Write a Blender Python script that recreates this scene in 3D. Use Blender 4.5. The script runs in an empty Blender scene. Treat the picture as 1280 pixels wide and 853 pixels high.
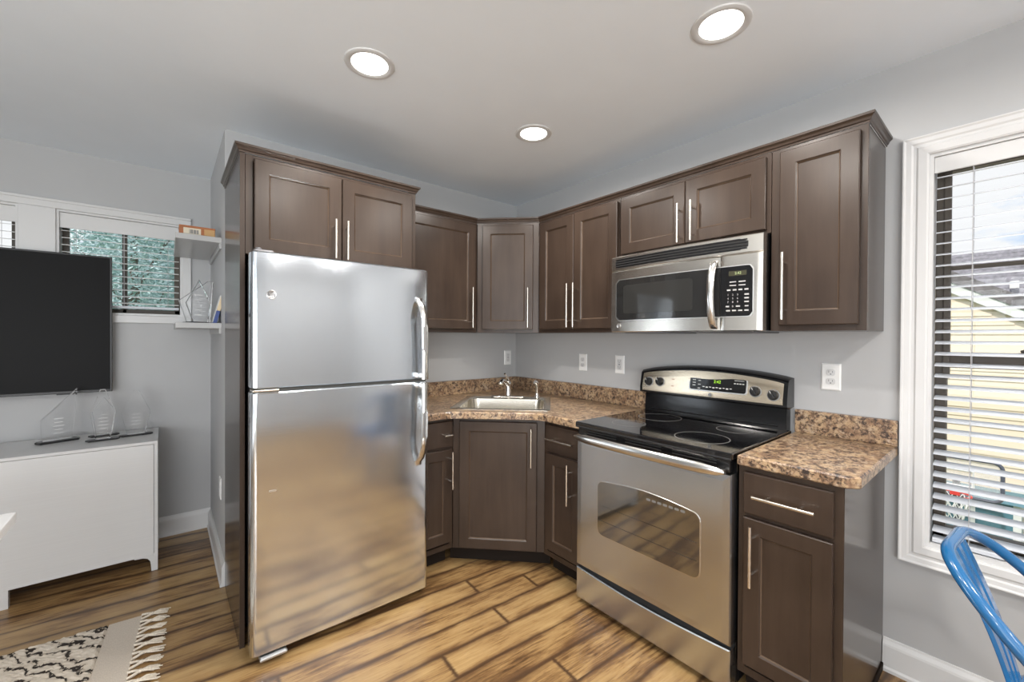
import bpy, bmesh, math, random
from mathutils import Vector, Matrix
random.seed(7)
S = bpy.context.scene
COL = S.collection
PI = math.pi

# ------------------------------------------------------------------ camera
cam_d = bpy.data.cameras.new('camera'); cam = bpy.data.objects.new('camera', cam_d); COL.objects.link(cam)
cam_d.sensor_width = 36.0; cam_d.lens = 524.08 / 1280 * 36.0; cam_d.clip_start = 0.02; cam_d.clip_end = 200
YAW, PITCH, ROLL = 0.6890, -0.0076, 0.0056
fw = Vector((math.sin(YAW) * math.cos(PITCH), math.cos(YAW) * math.cos(PITCH), math.sin(PITCH)))
rt = Vector((math.cos(YAW), -math.sin(YAW), 0)); up = rt.cross(fw)
rt2 = rt * math.cos(ROLL) + up * math.sin(ROLL); up2 = up * math.cos(ROLL) - rt * math.sin(ROLL)
M4 = Matrix((rt2, up2, -fw)).transposed().to_4x4(); M4.translation = Vector((-2.2625, -2.6991, 1.3404))
cam.matrix_world = M4
S.camera = cam

# ------------------------------------------------------------------ light set-up
S.view_settings.view_transform = 'Standard'; S.view_settings.look = 'None'
S.view_settings.gamma = 1.0; S.view_settings.use_curve_mapping = False
S.view_settings.exposure = 0.06
LAMP_W = 11.5        # each recessed lamp
SKY = 1.0
W = bpy.data.worlds.new('sky'); S.world = W; W.use_nodes = True
wn, wl = W.node_tree.nodes, W.node_tree.links
wn.clear()
wo = wn.new('ShaderNodeOutputWorld'); wb = wn.new('ShaderNodeBackground'); wb.inputs['Strength'].default_value = SKY
tc = wn.new('ShaderNodeTexCoord'); mp = wn.new('ShaderNodeMapping'); mp.inputs['Scale'].default_value = (3.2, 3.2, 7.0)
nz = wn.new('ShaderNodeTexNoise'); nz.inputs['Scale'].default_value = 1.6; nz.inputs['Detail'].default_value = 6; nz.inputs['Roughness'].default_value = .55
cr = wn.new('ShaderNodeValToRGB'); cr.color_ramp.elements[0].position = .33; cr.color_ramp.elements[1].position = .50
cr.color_ramp.elements[0].color = (.42, .66, 1.0, 1); cr.color_ramp.elements[1].color = (1.0, 1.0, 1.02, 1)
wl.new(tc.outputs['Generated'], mp.inputs['Vector']); wl.new(mp.outputs[0], nz.inputs['Vector']); wl.new(nz.outputs['Fac'], cr.inputs['Fac'])
wl.new(cr.outputs['Color'], wb.inputs['Color']); wl.new(wb.outputs[0], wo.inputs['Surface'])

sun_d = bpy.data.lights.new('sun', 'SUN'); sun_d.energy = 3.0; sun_d.angle = .02; sun_d.color = (1, .95, .87)
sun = bpy.data.objects.new('sun', sun_d); COL.objects.link(sun)
sun.rotation_euler = Vector((.66, .0, -.75)).to_track_quat('-Z', 'Y').to_euler()

def area(name, loc, direction, sx, sy, watts, color):
    d = bpy.data.lights.new(name, 'AREA'); d.shape = 'RECTANGLE'; d.size = sx; d.size_y = sy; d.energy = watts; d.color = color
    o = bpy.data.objects.new(name, d); COL.objects.link(o); o.location = loc
    o.rotation_euler = Vector(direction).to_track_quat('-Z', 'Z').to_euler(); return o
# added fill lamps at the assumed rear patio door and left window
area('added_fill_rear', (-3.95, -5.50, 1.15), (.2, 1, .75), 2.3, 2.0, 145, (.96, .98, 1.0))
area('added_fill_left', (-5.12, -2.6, 1.45), (1, 0, .8), 2.0, 1.4, 40, (.96, .98, 1.0))

# ------------------------------------------------------------------ materials
MATS = {}
def new_mat(name):
    m = bpy.data.materials.new(name); m.use_nodes = True
    nt = m.node_tree; b = nt.nodes['Principled BSDF']; MATS[name] = m
    return m, nt, b
def plain(name, col, rough=.5, metal=0.0, spec=None, coat=0, noise=0.0, nscale=(30, 30, 30), bump=0.0, emis=None, estr=0):
    m, nt, b = new_mat(name)
    b.inputs['Base Color'].default_value = (*col, 1); b.inputs['Roughness'].default_value = rough; b.inputs['Metallic'].default_value = metal
    if spec is not None: b.inputs['Specular IOR Level'].default_value = spec
    if coat: b.inputs['Coat Weight'].default_value = coat; b.inputs['Coat Roughness'].default_value = .08
    if emis: b.inputs['Emission Color'].default_value = (*emis, 1); b.inputs['Emission Strength'].default_value = estr
    if noise or bump:
        t = nt.nodes.new('ShaderNodeTexCoord'); mpn = nt.nodes.new('ShaderNodeMapping'); mpn.inputs['Scale'].default_value = nscale
        n = nt.nodes.new('ShaderNodeTexNoise'); n.inputs['Scale'].default_value = 1; n.inputs['Detail'].default_value = 4
        nt.links.new(t.outputs['Object'], mpn.inputs[0]); nt.links.new(mpn.outputs[0], n.inputs['Vector'])
        if noise:
            r = nt.nodes.new('ShaderNodeValToRGB')
            r.color_ramp.elements[0].color = (*[c * (1 - noise) for c in col], 1); r.color_ramp.elements[1].color = (*[min(1, c * (1 + noise)) for c in col], 1)
            r.color_ramp.elements[0].position = .3; r.color_ramp.elements[1].position = .7
            nt.links.new(n.outputs['Fac'], r.inputs['Fac']); nt.links.new(r.outputs['Color'], b.inputs['Base Color'])
        if bump:
            bp = nt.nodes.new('ShaderNodeBump'); bp.inputs['Strength'].default_value = bump; bp.inputs['Distance'].default_value = .002
            nt.links.new(n.outputs['Fac'], bp.inputs['Height']); nt.links.new(bp.outputs[0], b.inputs['Normal'])
    return m
plain('wall_paint', (.46, .464, .470), .55, noise=.012, nscale=(6, 6, 6), bump=.02)
plain('ceiling_paint', (.85, .90, .955), .8, noise=.01, nscale=(5, 5, 5))
plain('trim_white', (.66, .66, .66), .35)
plain('white_gloss', (.63, .63, .63), .25, noise=.02, nscale=(3, 3, 240))
plain('white_table', (.85, .85, .85), .35)
plain('plate_white', (.82, .82, .81), .3)
plain('slat_white', (.64, .67, .72), .35)
plain('bronze_frame', (.085, .07, .055), .5)
plain('black_plastic', (.012, .012, .013), .4)
plain('black_enamel', (.008, .008, .009), .16)
plain('black_glass', (.006, .006, .007), .045, coat=.6)
plain('screen_black', (.0135, .0135, .014), .4, spec=.06)
plain('dark_gap', (.01, .01, .01), .7)
plain('chrome', (.82, .80, .78), .1, 1.0)
plain('nickel', (.72, .67, .60), .27, 1.0)
plain('bright_lip', (.85, .85, .84), .3, 1.0)
plain('badge_silver', (.55, .55, .55), .4, 1.0)
plain('badge_dark', (.18, .18, .19), .4, .6)
plain('print_white', (.75, .75, .72), .5)
plain('print_grey', (.32, .32, .32), .5)
plain('display_green', (.02, .05, .0), .4, emis=(.45, .9, .05), estr=1.2)
plain('display_amber', (.03, .028, .01), .4)
plain('ring_grey', (.16, .155, .15), .4)
plain('oven_glass', (.020, .020, .018), .06, spec=1.0, coat=1.0)
MATS['oven_glass'].node_tree.nodes['Principled BSDF'].inputs['IOR'].default_value = 2.0
plain('micro_glass', (.018, .018, .018), .06, coat=.4)
plain('micro_mesh', (.028, .028, .027), .07)
plain('shelf_grey', (.46, .46, .46), .3)
plain('award_base', (.012, .012, .013), .25)
plain('box_wood', (.40, .14, .05), .5, noise=.2, nscale=(8, 60, 60))
plain('box_label', (.72, .64, .50), .6)
plain('box_band', (.55, .33, .14), .6)
plain('plaque_cream', (.68, .55, .36), .5)
plain('plaque_blue', (.05, .08, .25), .5)
plain('plaque_face', (.72, .72, .70), .4)
plain('rug_fringe', (.70, .63, .53), .95, noise=.15, nscale=(200, 200, 200))
plain('rug_band', (.62, .55, .47), .95, noise=.12, nscale=(400, 120, 120), bump=.15)
plain('blue_paint', (.012, .115, .29), .2, coat=.5)
plain('siding', (.90, .75, .59), .7)
plain('fascia', (.85, .85, .84), .6)
plain('shingle', (.26, .25, .28), .9, noise=.3, nscale=(3, 12, 12))
plain('shingle_brown', (.22, .20, .21), .9, noise=.3, nscale=(3, 12, 12))
plain('hoop_frame', (.10, .11, .15), .5)
plain('hoop_red', (.75, .06, .05), .4)
plain('net_white', (.85, .85, .85), .8)
plain('bin_teal', (.10, .24, .31), .5)
plain('grass', (.12, .20, .06), .95, noise=.3, nscale=(2, 2, 2))
plain('bark', (.20, .17, .14), .9)
plain('cord_grey', (.50, .50, .52), .6)
plain('door_grey', (.55, .55, .54), .4)
def leaf_mat(name, a, bcol):
    m, nt, b = new_mat(name)
    t = nt.nodes.new('ShaderNodeTexCoord'); n = nt.nodes.new('ShaderNodeTexNoise'); n.inputs['Scale'].default_value = 3.5; n.inputs['Detail'].default_value = 5
    r = nt.nodes.new('ShaderNodeValToRGB'); r.color_ramp.elements[0].color = (*a, 1); r.color_ramp.elements[1].color = (*bcol, 1)
    r.color_ramp.elements[0].position = .35; r.color_ramp.elements[1].position = .65
    nt.links.new(t.outputs['Object'], n.inputs['Vector']); nt.links.new(n.outputs['Fac'], r.inputs['Fac']); nt.links.new(r.outputs[0], b.inputs['Base Color'])
    b.inputs['Roughness'].default_value = .6
leaf_mat('leaves', (.28, .45, .42), (.66, .82, .84))
leaf_mat('leaves_pale', (.38, .54, .55), (.76, .88, .92))

# lamp lens
m, nt, b = new_mat('lamp_lens')
b.inputs['Emission Color'].default_value = (1, .97, .92, 1); b.inputs['Emission Strength'].default_value = 4.0
# window pane: clear, with mirror reflection at grazing angles
m, nt, b = new_mat('window_glass')
nt.nodes.remove(b); out = nt.nodes['Material Output']
tr = nt.nodes.new('ShaderNodeBsdfTransparent'); gl = nt.nodes.new('ShaderNodeBsdfGlossy'); gl.inputs['Roughness'].default_value = .0
fr = nt.nodes.new('ShaderNodeFresnel'); fr.inputs['IOR'].default_value = 1.3; mx = nt.nodes.new('ShaderNodeMixShader')
tr.inputs[0].default_value = (.96, .97, .97, 1)
nt.links.new(fr.outputs[0], mx.inputs[0]); nt.links.new(tr.outputs[0], mx.inputs[1]); nt.links.new(gl.outputs[0], mx.inputs[2]); nt.links.new(mx.outputs[0], out.inputs[0])
# acrylic
m, nt, b = new_mat('acrylic')
b.inputs['Transmission Weight'].default_value = 1; b.inputs['IOR'].default_value = 1.26; b.inputs['Roughness'].default_value = .0; b.inputs['Base Color'].default_value = (.99, .99, .99, 1)
m, nt, b = new_mat('frosted')
b.inputs['Base Color'].default_value = (.9, .9, .9, 1); b.inputs['Roughness'].default_value = .6; b.inputs['Alpha'].default_value = .55
m, nt, b = new_mat('board_clear')
b.inputs['Base Color'].default_value = (.8, .82, .85, 1); b.inputs['Roughness'].default_value = .3; b.inputs['Alpha'].default_value = .25

# cabinet wood : dark stain with a soft vertical grain
def wood(name, c0, c1, rough):
    m, nt, b = new_mat(name)
    t = nt.nodes.new('ShaderNodeTexCoord'); mpn = nt.nodes.new('ShaderNodeMapping'); mpn.inputs['Scale'].default_value = (26, 26, 2.2)
    n = nt.nodes.new('ShaderNodeTexNoise'); n.inputs['Scale'].default_value = 1; n.inputs['Detail'].default_value = 8; n.inputs['Roughness'].default_value = .65
    mp2 = nt.nodes.new('ShaderNodeMapping'); mp2.inputs['Scale'].default_value = (5, 5, 3)
    n2 = nt.nodes.new('ShaderNodeTexNoise'); n2.inputs['Scale'].default_value = 1; n2.inputs['Detail'].default_value = 3
    ad = nt.nodes.new('ShaderNodeMath'); ad.operation = 'ADD'; ha = nt.nodes.new('ShaderNodeMath'); ha.operation = 'MULTIPLY'; ha.inputs[1].default_value = .5
    r = nt.nodes.new('ShaderNodeValToRGB'); r.color_ramp.elements[0].color = (*c0, 1); r.color_ramp.elements[1].color = (*c1, 1)
    r.color_ramp.elements[0].position = .33; r.color_ramp.elements[1].position = .68
    L = nt.links
    L.new(t.outputs['Object'], mpn.inputs[0]); L.new(mpn.outputs[0], n.inputs['Vector']); L.new(t.outputs['Object'], mp2.inputs[0]); L.new(mp2.outputs[0], n2.inputs['Vector'])
    L.new(n.outputs['Fac'], ad.inputs[0]); L.new(n2.outputs['Fac'], ad.inputs[1]); L.new(ad.outputs[0], ha.inputs[0]); L.new(ha.outputs[0], r.inputs['Fac']); L.new(r.outputs[0], b.inputs['Base Color'])
    b.inputs['Roughness'].default_value = rough; b.inputs['Specular IOR Level'].default_value = .42
    return m
wood('cabinet_wood', (.031, .0195, .0138), (.058, .0385, .028), .29)
wood('cabinet_side', (.033, .022, .0155), (.052, .036, .027), .20)
wood('highlight_wood', (.085, .056, .038), (.13, .088, .06), .22)  # lighter, glossier tone paints the highlight along the door panel bevels
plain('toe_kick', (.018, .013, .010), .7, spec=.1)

# brushed stainless steel: fine scratches along one axis (x of the object, horizontal)
def steel(name, col, rough, sc, bump, aniso=.5):
    m, nt, b = new_mat(name)
    b.inputs['Base Color'].default_value = (*col, 1); b.inputs['Metallic'].default_value = 1; b.inputs['Roughness'].default_value = rough
    b.inputs['Anisotropic'].default_value = aniso
    tg = nt.nodes.new('ShaderNodeTangent'); tg.direction_type = 'RADIAL'; tg.axis = 'Z'
    nt.links.new(tg.outputs[0], b.inputs['Tangent'])
    t = nt.nodes.new('ShaderNodeTexCoord'); mpn = nt.nodes.new('ShaderNodeMapping'); mpn.inputs['Scale'].default_value = sc
    n = nt.nodes.new('ShaderNodeTexNoise'); n.inputs['Scale'].default_value = 1; n.inputs['Detail'].default_value = 3
    bp = nt.nodes.new('ShaderNodeBump'); bp.inputs['Strength'].default_value = bump; bp.inputs['Distance'].default_value = .001
    nt.links.new(t.outputs['Object'], mpn.inputs[0]); nt.links.new(mpn.outputs[0], n.inputs['Vector']); nt.links.new(n.outputs['Fac'], bp.inputs['Height']); nt.links.new(bp.outputs[0], b.inputs['Normal'])
    return m
steel('steel_fridge', (.73, .775, .825), .14, (3, 3, 420), .035, .5)
steel('steel_microwave', (.68, .645, .59), .24, (3, 3, 420), .03, .6)
steel('steel_range', (.56, .59, .63), .25, (3, 3, 420), .03, .6)
steel('steel_panel', (.76, .65, .50), .24, (3, 3, 420), .03, .6)
steel('steel_handle', (.70, .69, .67), .22, (200, 200, 4), .02, .3)
steel('steel_sink', (.72, .68, .60), .26, (60, 60, 60), .02, .0)

# speckled brown laminate
m, nt, b = new_mat('laminate'); L = nt.links; N = nt.nodes
t = N.new('ShaderNodeTexCoord')
def noise(scale, detail=5, rough=.6, dist=0.0, vec=None):
    n = N.new('ShaderNodeTexNoise'); n.inputs['Scale'].default_value = scale; n.inputs['Detail'].default_value = detail
    n.inputs['Roughness'].default_value = rough; n.inputs['Distortion'].default_value = dist
    L.new(vec or t.outputs['Object'], n.inputs['Vector']); return n
def ramp(src, stops):
    r = N.new('ShaderNodeValToRGB'); e = r.color_ramp.elements
    while len(e) < len(stops): e.new(.5)
    for el, (p, c) in zip(e, stops): el.position = p; el.color = (*c, 1)
    L.new(src, r.inputs['Fac']); return r
def mix(fac, a, bb):
    x = N.new('ShaderNodeMix'); x.data_type = 'RGBA'; L.new(fac, x.inputs[0]); L.new(a, x.inputs[6]); L.new(bb, x.inputs[7]); return x.outputs[2]
n1 = noise(17, 7, .70, .3); n2 = noise(62, 5, .7, .4); n3 = noise(95, 4, .7, .3)
base = ramp(n1.outputs['Fac'], [(.30, (.08, .045, .030)), (.42, (.25, .15, .09)), (.53, (.47, .325, .19)), (.68, (.42, .335, .25))])
fleck = ramp(n2.outputs['Fac'], [(.42, (.045, .032, .027)), (.52, (.22, .135, .085)), (.60, (.46, .34, .23)), (.75, (.48, .42, .36))])
dk = ramp(n3.outputs['Fac'], [(.37, (.06, .05, .05)), (.45, (1, 1, 1))])
n4 = noise(42, 3, .6, .4); f1 = ramp(n4.outputs['Fac'], [(.44, (0, 0, 0)), (.56, (1, 1, 1))])
c1 = mix(f1.outputs[0], base.outputs[0], fleck.outputs[0])
mu = N.new('ShaderNodeMix'); mu.data_type = 'RGBA'; mu.blend_type = 'MULTIPLY'; mu.inputs[0].default_value = .8
L.new(c1, mu.inputs[6]); L.new(dk.outputs[0], mu.inputs[7])
L.new(mu.outputs[2], b.inputs['Base Color']); b.inputs['Roughness'].default_value = .32

# plank floor, hand scraped with burnt edges; planks run along x, turned a little
m, nt, b = new_mat('plank_floor'); L = nt.links; N = nt.nodes
t = N.new('ShaderNodeNewGeometry')
mpn = N.new('ShaderNodeMapping'); mpn.vector_type = 'POINT'; mpn.inputs['Rotation'].default_value = (0, 0, math.radians(3.4)); L.new(t.outputs['Position'], mpn.inputs[0])
sx = N.new('ShaderNodeSeparateXYZ'); L.new(mpn.outputs[0], sx.inputs[0])
def mth(op, a, bb=None, c=None):
    x = N.new('ShaderNodeMath'); x.operation = op
    for i, v in enumerate((a, bb, c)):
        if v is None: continue
        if isinstance(v, (int, float)): x.inputs[i].default_value = v
        else: L.new(v, x.inputs[i])
    return x.outputs[0]
ROW, LEN = .1405, 1.22
yy = mth('ADD', mth('DIVIDE', sx.outputs['Y'], ROW), 100.84)
row = mth('FLOOR', yy); v = mth('FRACT', yy)
wn1 = N.new('ShaderNodeTexWhiteNoise'); wn1.noise_dimensions = '1D'; L.new(row, wn1.inputs['W'])
xx = mth('ADD', mth('DIVIDE', sx.outputs['X'], LEN), mth('MULTIPLY', wn1.outputs['Value'], 7.0))
colm = mth('FLOOR', xx); u = mth('FRACT', xx)
wn2 = N.new('ShaderNodeTexWhiteNoise'); wn2.noise_dimensions = '2D'
cb = N.new('ShaderNodeCombineXYZ'); L.new(row, cb.inputs[0]); L.new(colm, cb.inputs[1]); L.new(cb.outputs[0], wn2.inputs['Vector'])
# grain coordinates, shifted per plank
cb2 = N.new('ShaderNodeCombineXYZ'); L.new(mth('MULTIPLY', sx.outputs['X'], 4.5), cb2.inputs[0]); L.new(mth('MULTIPLY', sx.outputs['Y'], 58.0), cb2.inputs[1]); L.new(mth('MULTIPLY', wn2.outputs['Value'], 40.0), cb2.inputs[2])
g1 = N.new('ShaderNodeTexNoise'); g1.inputs['Scale'].default_value = 1.5; g1.inputs['Detail'].default_value = 7; g1.inputs['Roughness'].default_value = .68; g1.inputs['Distortion'].default_value = .5; L.new(cb2.outputs[0], g1.inputs['Vector'])
cb3 = N.new('ShaderNodeCombineXYZ'); L.new(mth('MULTIPLY', sx.outputs['X'], 3.2), cb3.inputs[0]); L.new(mth('MULTIPLY', sx.outputs['Y'], 9.0), cb3.inputs[1]); L.new(mth('MULTIPLY', wn2.outputs['Value'], 17.0), cb3.inputs[2])
g2 = N.new('ShaderNodeTexNoise'); g2.inputs['Scale'].default_value = 1.3; g2.inputs['Detail'].default_value = 4; L.new(cb3.outputs[0], g2.inputs['Vector'])
def rampf(src, stops):
    r = N.new('ShaderNodeValToRGB'); e = r.color_ramp.elements
    while len(e) < len(stops): e.new(.5)
    for el, (p, c) in zip(e, stops): el.position = p; el.color = (*c, 1)
    L.new(src, r.inputs['Fac']); return r.outputs['Color']
tone = mth('ADD', mth('ADD', mth('MULTIPLY', g1.outputs['Fac'], .46), .085), mth('MULTIPLY', g2.outputs['Fac'], .36))
tone = mth('ADD', tone, mth('MULTIPLY', mth('SUBTRACT', wn2.outputs['Value'], .5), .10))
col = rampf(tone, [(.36, (.075, .038, .016)), (.43, (.20, .108, .043)), (.50, (.345, .21, .086)), (.64, (.46, .305, .135))])
edge = mth('MINIMUM', v, mth('SUBTRACT', 1.0, v))
wide = mth('ADD', mth('MULTIPLY', edge, 3.4), mth('MULTIPLY', mth('SUBTRACT', g2.outputs['Fac'], .5), 1.6))
edge = mth('ADD', mth('MULTIPLY', edge, 7.0), mth('MULTIPLY', mth('SUBTRACT', g2.outputs['Fac'], .5), 1.5))
ue = mth('MULTIPLY', mth('MINIMUM', u, mth('SUBTRACT', 1.0, u)), 48.0)
ue = mth('ADD', ue, mth('MULTIPLY', mth('SUBTRACT', g1.outputs['Fac'], .5), .5))
edge = mth('MINIMUM', edge, ue)
mr = N.new('ShaderNodeMapRange'); mr.interpolation_type = 'SMOOTHSTEP'; mr.inputs['From Min'].default_value = .02; mr.inputs['From Max'].default_value = .62
L.new(edge, mr.inputs['Value'])
x = N.new('ShaderNodeMix'); x.data_type = 'RGBA'; L.new(mr.outputs[0], x.inputs[0])
mr2 = N.new('ShaderNodeMapRange'); mr2.interpolation_type = 'SMOOTHSTEP'; mr2.inputs['From Min'].default_value = 0; mr2.inputs['From Max'].default_value = .75; mr2.inputs['To Min'].default_value = .12; L.new(wide, mr2.inputs['Value'])
xw = N.new('ShaderNodeMix'); xw.data_type = 'RGBA'; L.new(mr2.outputs[0], xw.inputs[0]); xw.inputs[6].default_value = (.135, .070, .031, 1); L.new(col, xw.inputs[7]); col = xw.outputs[2]
x.inputs[6].default_value = (.080, .042, .020, 1); L.new(col, x.inputs[7])
L.new(x.outputs[2], b.inputs['Base Color']); b.inputs['Roughness'].default_value = .30; b.inputs['Specular IOR Level'].default_value = .5
bp = N.new('ShaderNodeBump'); bp.inputs['Strength'].default_value = .25; bp.inputs['Distance'].default_value = .002; L.new(mr.outputs[0], bp.inputs['Height']); L.new(bp.outputs[0], b.inputs['Normal'])

# rug pile: cream with broken dark zigzag
m, nt, b = new_mat('rug_pile'); L = nt.links; N = nt.nodes
t = N.new('ShaderNodeTexCoord')
n1 = noise(15, 3, .6, 1.2); n2 = noise(48, 4, .7, .5)
wv = N.new('ShaderNodeTexWave'); wv.wave_type = 'BANDS'; wv.bands_direction = 'DIAGONAL'; wv.inputs['Scale'].default_value = 8.5; wv.inputs['Distortion'].default_value = 9; wv.inputs['Detail'].default_value = 3; wv.inputs['Detail Scale'].default_value = 1.6
L.new(t.outputs['Object'], wv.inputs['Vector'])
a = mth('ADD', mth('MULTIPLY', wv.outputs['Fac'], .45), mth('MULTIPLY', n2.outputs['Fac'], .75)); a = mth('ADD', a, mth('MULTIPLY', n1.outputs['Fac'], .35))
pc = rampf(a, [(.60, (.045, .038, .034)), (.65, (.60, .53, .44)), (.9, (.70, .63, .54))])
L.new(pc, b.inputs['Base Color']); b.inputs['Roughness'].default_value = 1; b.inputs['Specular IOR Level'].default_value = .1

# ------------------------------------------------------------------ geometry helpers
class B:
    """collects shapes into one bmesh"""
    def __init__(s): s.bm = bmesh.new()
    def _xf(s, vs, M):
        if M is not None: bmesh.ops.transform(s.bm, matrix=M, verts=vs)
    def box(s, x0, x1, y0, y1, z0, z1, bev=0.0, seg=2, M=None):
        r = bmesh.ops.create_cube(s.bm, size=1); vs = r['verts']
        for v_ in vs: v_.co = Vector(((x0 + x1) / 2 + v_.co.x * (x1 - x0), (y0 + y1) / 2 + v_.co.y * (y1 - y0), (z0 + z1) / 2 + v_.co.z * (z1 - z0)))
        if bev > 0:
            es = list({e for v_ in vs for e in v_.link_edges})
            r2 = bmesh.ops.bevel(s.bm, geom=es, offset=bev, segments=seg, profile=.5, affect='EDGES')
            vs = list({v_ for f in r2['faces'] for v_ in f.verts} | {v_ for v_ in vs if v_.is_valid})
        s._xf(vs, M); return s
    def rings(s, loops, cap0=True, cap1=True, closed=True):
        """skin a list of equally long vertex loops"""
        L_ = [[s.bm.verts.new(p) for p in lp] for lp in loops]
        n = len(L_[0])
        for a_, b_ in zip(L_, L_[1:]):
            for i in range(n if closed else n - 1):
                j = (i + 1) % n
                try: s.bm.faces.new((a_[i], a_[j], b_[j], b_[i]))
                except ValueError: pass
        if cap0: s.bm.faces.new(L_[0][::-1])
        if cap1: s.bm.faces.new(L_[-1])
        return s
    def tube(s, pts, r, n=10, cap=True, flat=1.0):
        pts = [Vector(p) for p in pts]; loops = []
        ref = None
        for i, p in enumerate(pts):
            d = (pts[min(i + 1, len(pts) - 1)] - pts[max(i - 1, 0)]).normalized()
            if ref is None:
                ref = Vector((0, 0, 1)) if abs(d.z) < .9 else Vector((1, 0, 0))
            a_ = d.cross(ref).normalized(); b_ = a_.cross(d).normalized(); ref = b_
            rr = r[i] if isinstance(r, (list, tuple)) else r
            loops.append([p + a_ * math.cos(2 * PI * k / n) * rr + b_ * math.sin(2 * PI * k / n) * rr * flat for k in range(n)])
        return s.rings(loops, cap, cap)
    def lathe(s, prof, c=(0, 0, 0), n=24, M=None):
        """profile (radius, height) about z"""
        loops = [[Vector((c[0] + r * math.cos(2 * PI * k / n), c[1] + r * math.sin(2 * PI * k / n), c[2] + z)) for k in range(n)] for r, z in prof]
        if M is not None: loops = [[M @ p for p in lp] for lp in loops]
        return s.rings(loops, True, True)
    def prism(s, poly, h0, h1, fn, bev=0.0):
        """poly 2-D, extruded between h0 and h1; fn(a, b, h) -> 3-D"""
        n = len(poly)
        if bev > 0:
            def ins(d):
                q = []
                for i in range(n):
                    p0, p1, p2 = Vector(poly[i - 1]), Vector(poly[i]), Vector(poly[(i + 1) % n])
                    e1 = (p1 - p0).normalized(); e2 = (p2 - p1).normalized()
                    n1_ = Vector((-e1.y, e1.x)); n2_ = Vector((-e2.y, e2.x)); m_ = (n1_ + n2_)
                    m_ = m_ / max(.2, (1 + n1_.dot(n2_)))
                    q.append(p1 + m_ * d)
                return q
            area_ = sum(poly[i - 1][0] * poly[i][1] - poly[i][0] * poly[i - 1][1] for i in range(n))
            sg = 1 if area_ > 0 else -1
            dirn = 1 if h1 > h0 else -1
            P1 = ins(bev * sg)
            s.rings([[fn(p[0], p[1], h0) for p in P1], [fn(p[0], p[1], h0 + bev * dirn) for p in poly], [fn(p[0], p[1], h1 - bev * dirn) for p in poly], [fn(p[0], p[1], h1) for p in P1]])
        else:
            s.rings([[fn(p[0], p[1], h0) for p in poly], [fn(p[0], p[1], h1) for p in poly]])
        return s
    def sweep(s, path, prof, closed=False):
        """profile (out, up) swept along a 2-D path at height 0 with mitred corners; 'out' is to the right of travel"""
        n = len(path); loops = []
        for i in range(n):
            p = Vector(path[i][:2]); z = path[i][2] if len(path[i]) > 2 else 0
            if closed or 0 < i < n - 1:
                e1 = (p - Vector(path[i - 1][:2])).normalized(); e2 = (Vector(path[(i + 1) % n][:2]) - p).normalized()
            elif i == 0: e1 = e2 = (Vector(path[1][:2]) - p).normalized()
            else: e1 = e2 = (p - Vector(path[i - 1][:2])).normalized()
            n1_ = Vector((e1.y, -e1.x)); n2_ = Vector((e2.y, -e2.x)); m_ = (n1_ + n2_) / max(.15, 1 + n1_.dot(n2_))
            loops.append([Vector((p.x + m_.x * o, p.y + m_.y * o, z + h)) for o, h in prof])
        if closed: loops.append(loops[0]); return s.rings(loops, False, False)
        return s.rings(loops, True, True)
    def add(s, other, M=None):
        me_ = bpy.data.meshes.new('tmp'); other.bm.to_mesh(me_)
        if M is not None: me_.transform(M)
        s.bm.from_mesh(me_); bpy.data.meshes.remove(me_); return s
    def build(s, name, mat, parent=None, smooth=None, merge=False):
        if merge: bmesh.ops.remove_doubles(s.bm, verts=s.bm.verts, dist=1e-5)
        bmesh.ops.recalc_face_normals(s.bm, faces=s.bm.faces)
        me_ = bpy.data.meshes.new(name); s.bm.to_mesh(me_); s.bm.free()
        me_.materials.append(MATS[mat] if isinstance(mat, str) else mat)
        o = bpy.data.objects.new(name, me_); COL.objects.link(o)
        if parent is not None: o.parent = parent
        if smooth is not None:
            for p in me_.polygons: p.use_smooth = True
            bm2 = bmesh.new(); bm2.from_mesh(me_)
            for e in bm2.edges:
                if len(e.link_faces) == 2 and e.calc_face_angle(0) > math.radians(smooth): e.smooth = False
                elif len(e.link_faces) != 2: e.smooth = False
            bm2.to_mesh(me_); bm2.free()
        return o
def tag(o, label, cat, group=None, kind=None):
    o['label'] = label; o['category'] = cat
    if group: o['group'] = group
    if kind: o['kind'] = kind
    return o
def thing(name, label, cat, loc=(0, 0, 0), rz=0.0, group=None):
    o = bpy.data.objects.new(name, None); COL.objects.link(o); o.empty_display_size = .1
    o.location = loc; o.rotation_euler = (0, 0, rz); return tag(o, label, cat, group)
def struct(o): o['kind'] = 'structure'; return o
def sempty(name, loc=(0, 0, 0), rz=0.0):
    o = bpy.data.objects.new(name, None); COL.objects.link(o); o.location = loc; o.rotation_euler = (0, 0, rz); return struct(o)
def dup(root, loc=None, rz=None):
    r = root.copy(); COL.objects.link(r)
    if loc is not None: r.location = loc
    if rz is not None: r.rotation_euler = (0, 0, rz)
    for ch in list(root.children):
        c = ch.copy(); COL.objects.link(c); c.parent = r
        for g in list(ch.children):
            d = g.copy(); COL.objects.link(d); d.parent = c
    return r
def text_bm(body, size, M, depth=.0004):
    cu = bpy.data.curves.new('lettering', 'FONT'); cu.body = body; cu.size = size; cu.align_x = 'CENTER'; cu.align_y = 'CENTER'; cu.extrude = depth
    o = bpy.data.objects.new('lettering', cu); COL.objects.link(o)
    me_ = bpy.data.meshes.new_from_object(o.evaluated_get(bpy.context.evaluated_depsgraph_get()))
    COL.objects.unlink(o); bpy.data.objects.remove(o); bpy.data.curves.remove(cu)
    b_ = B(); me_.transform(M); b_.bm.from_mesh(me_); bpy.data.meshes.remove(me_); return b_
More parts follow.
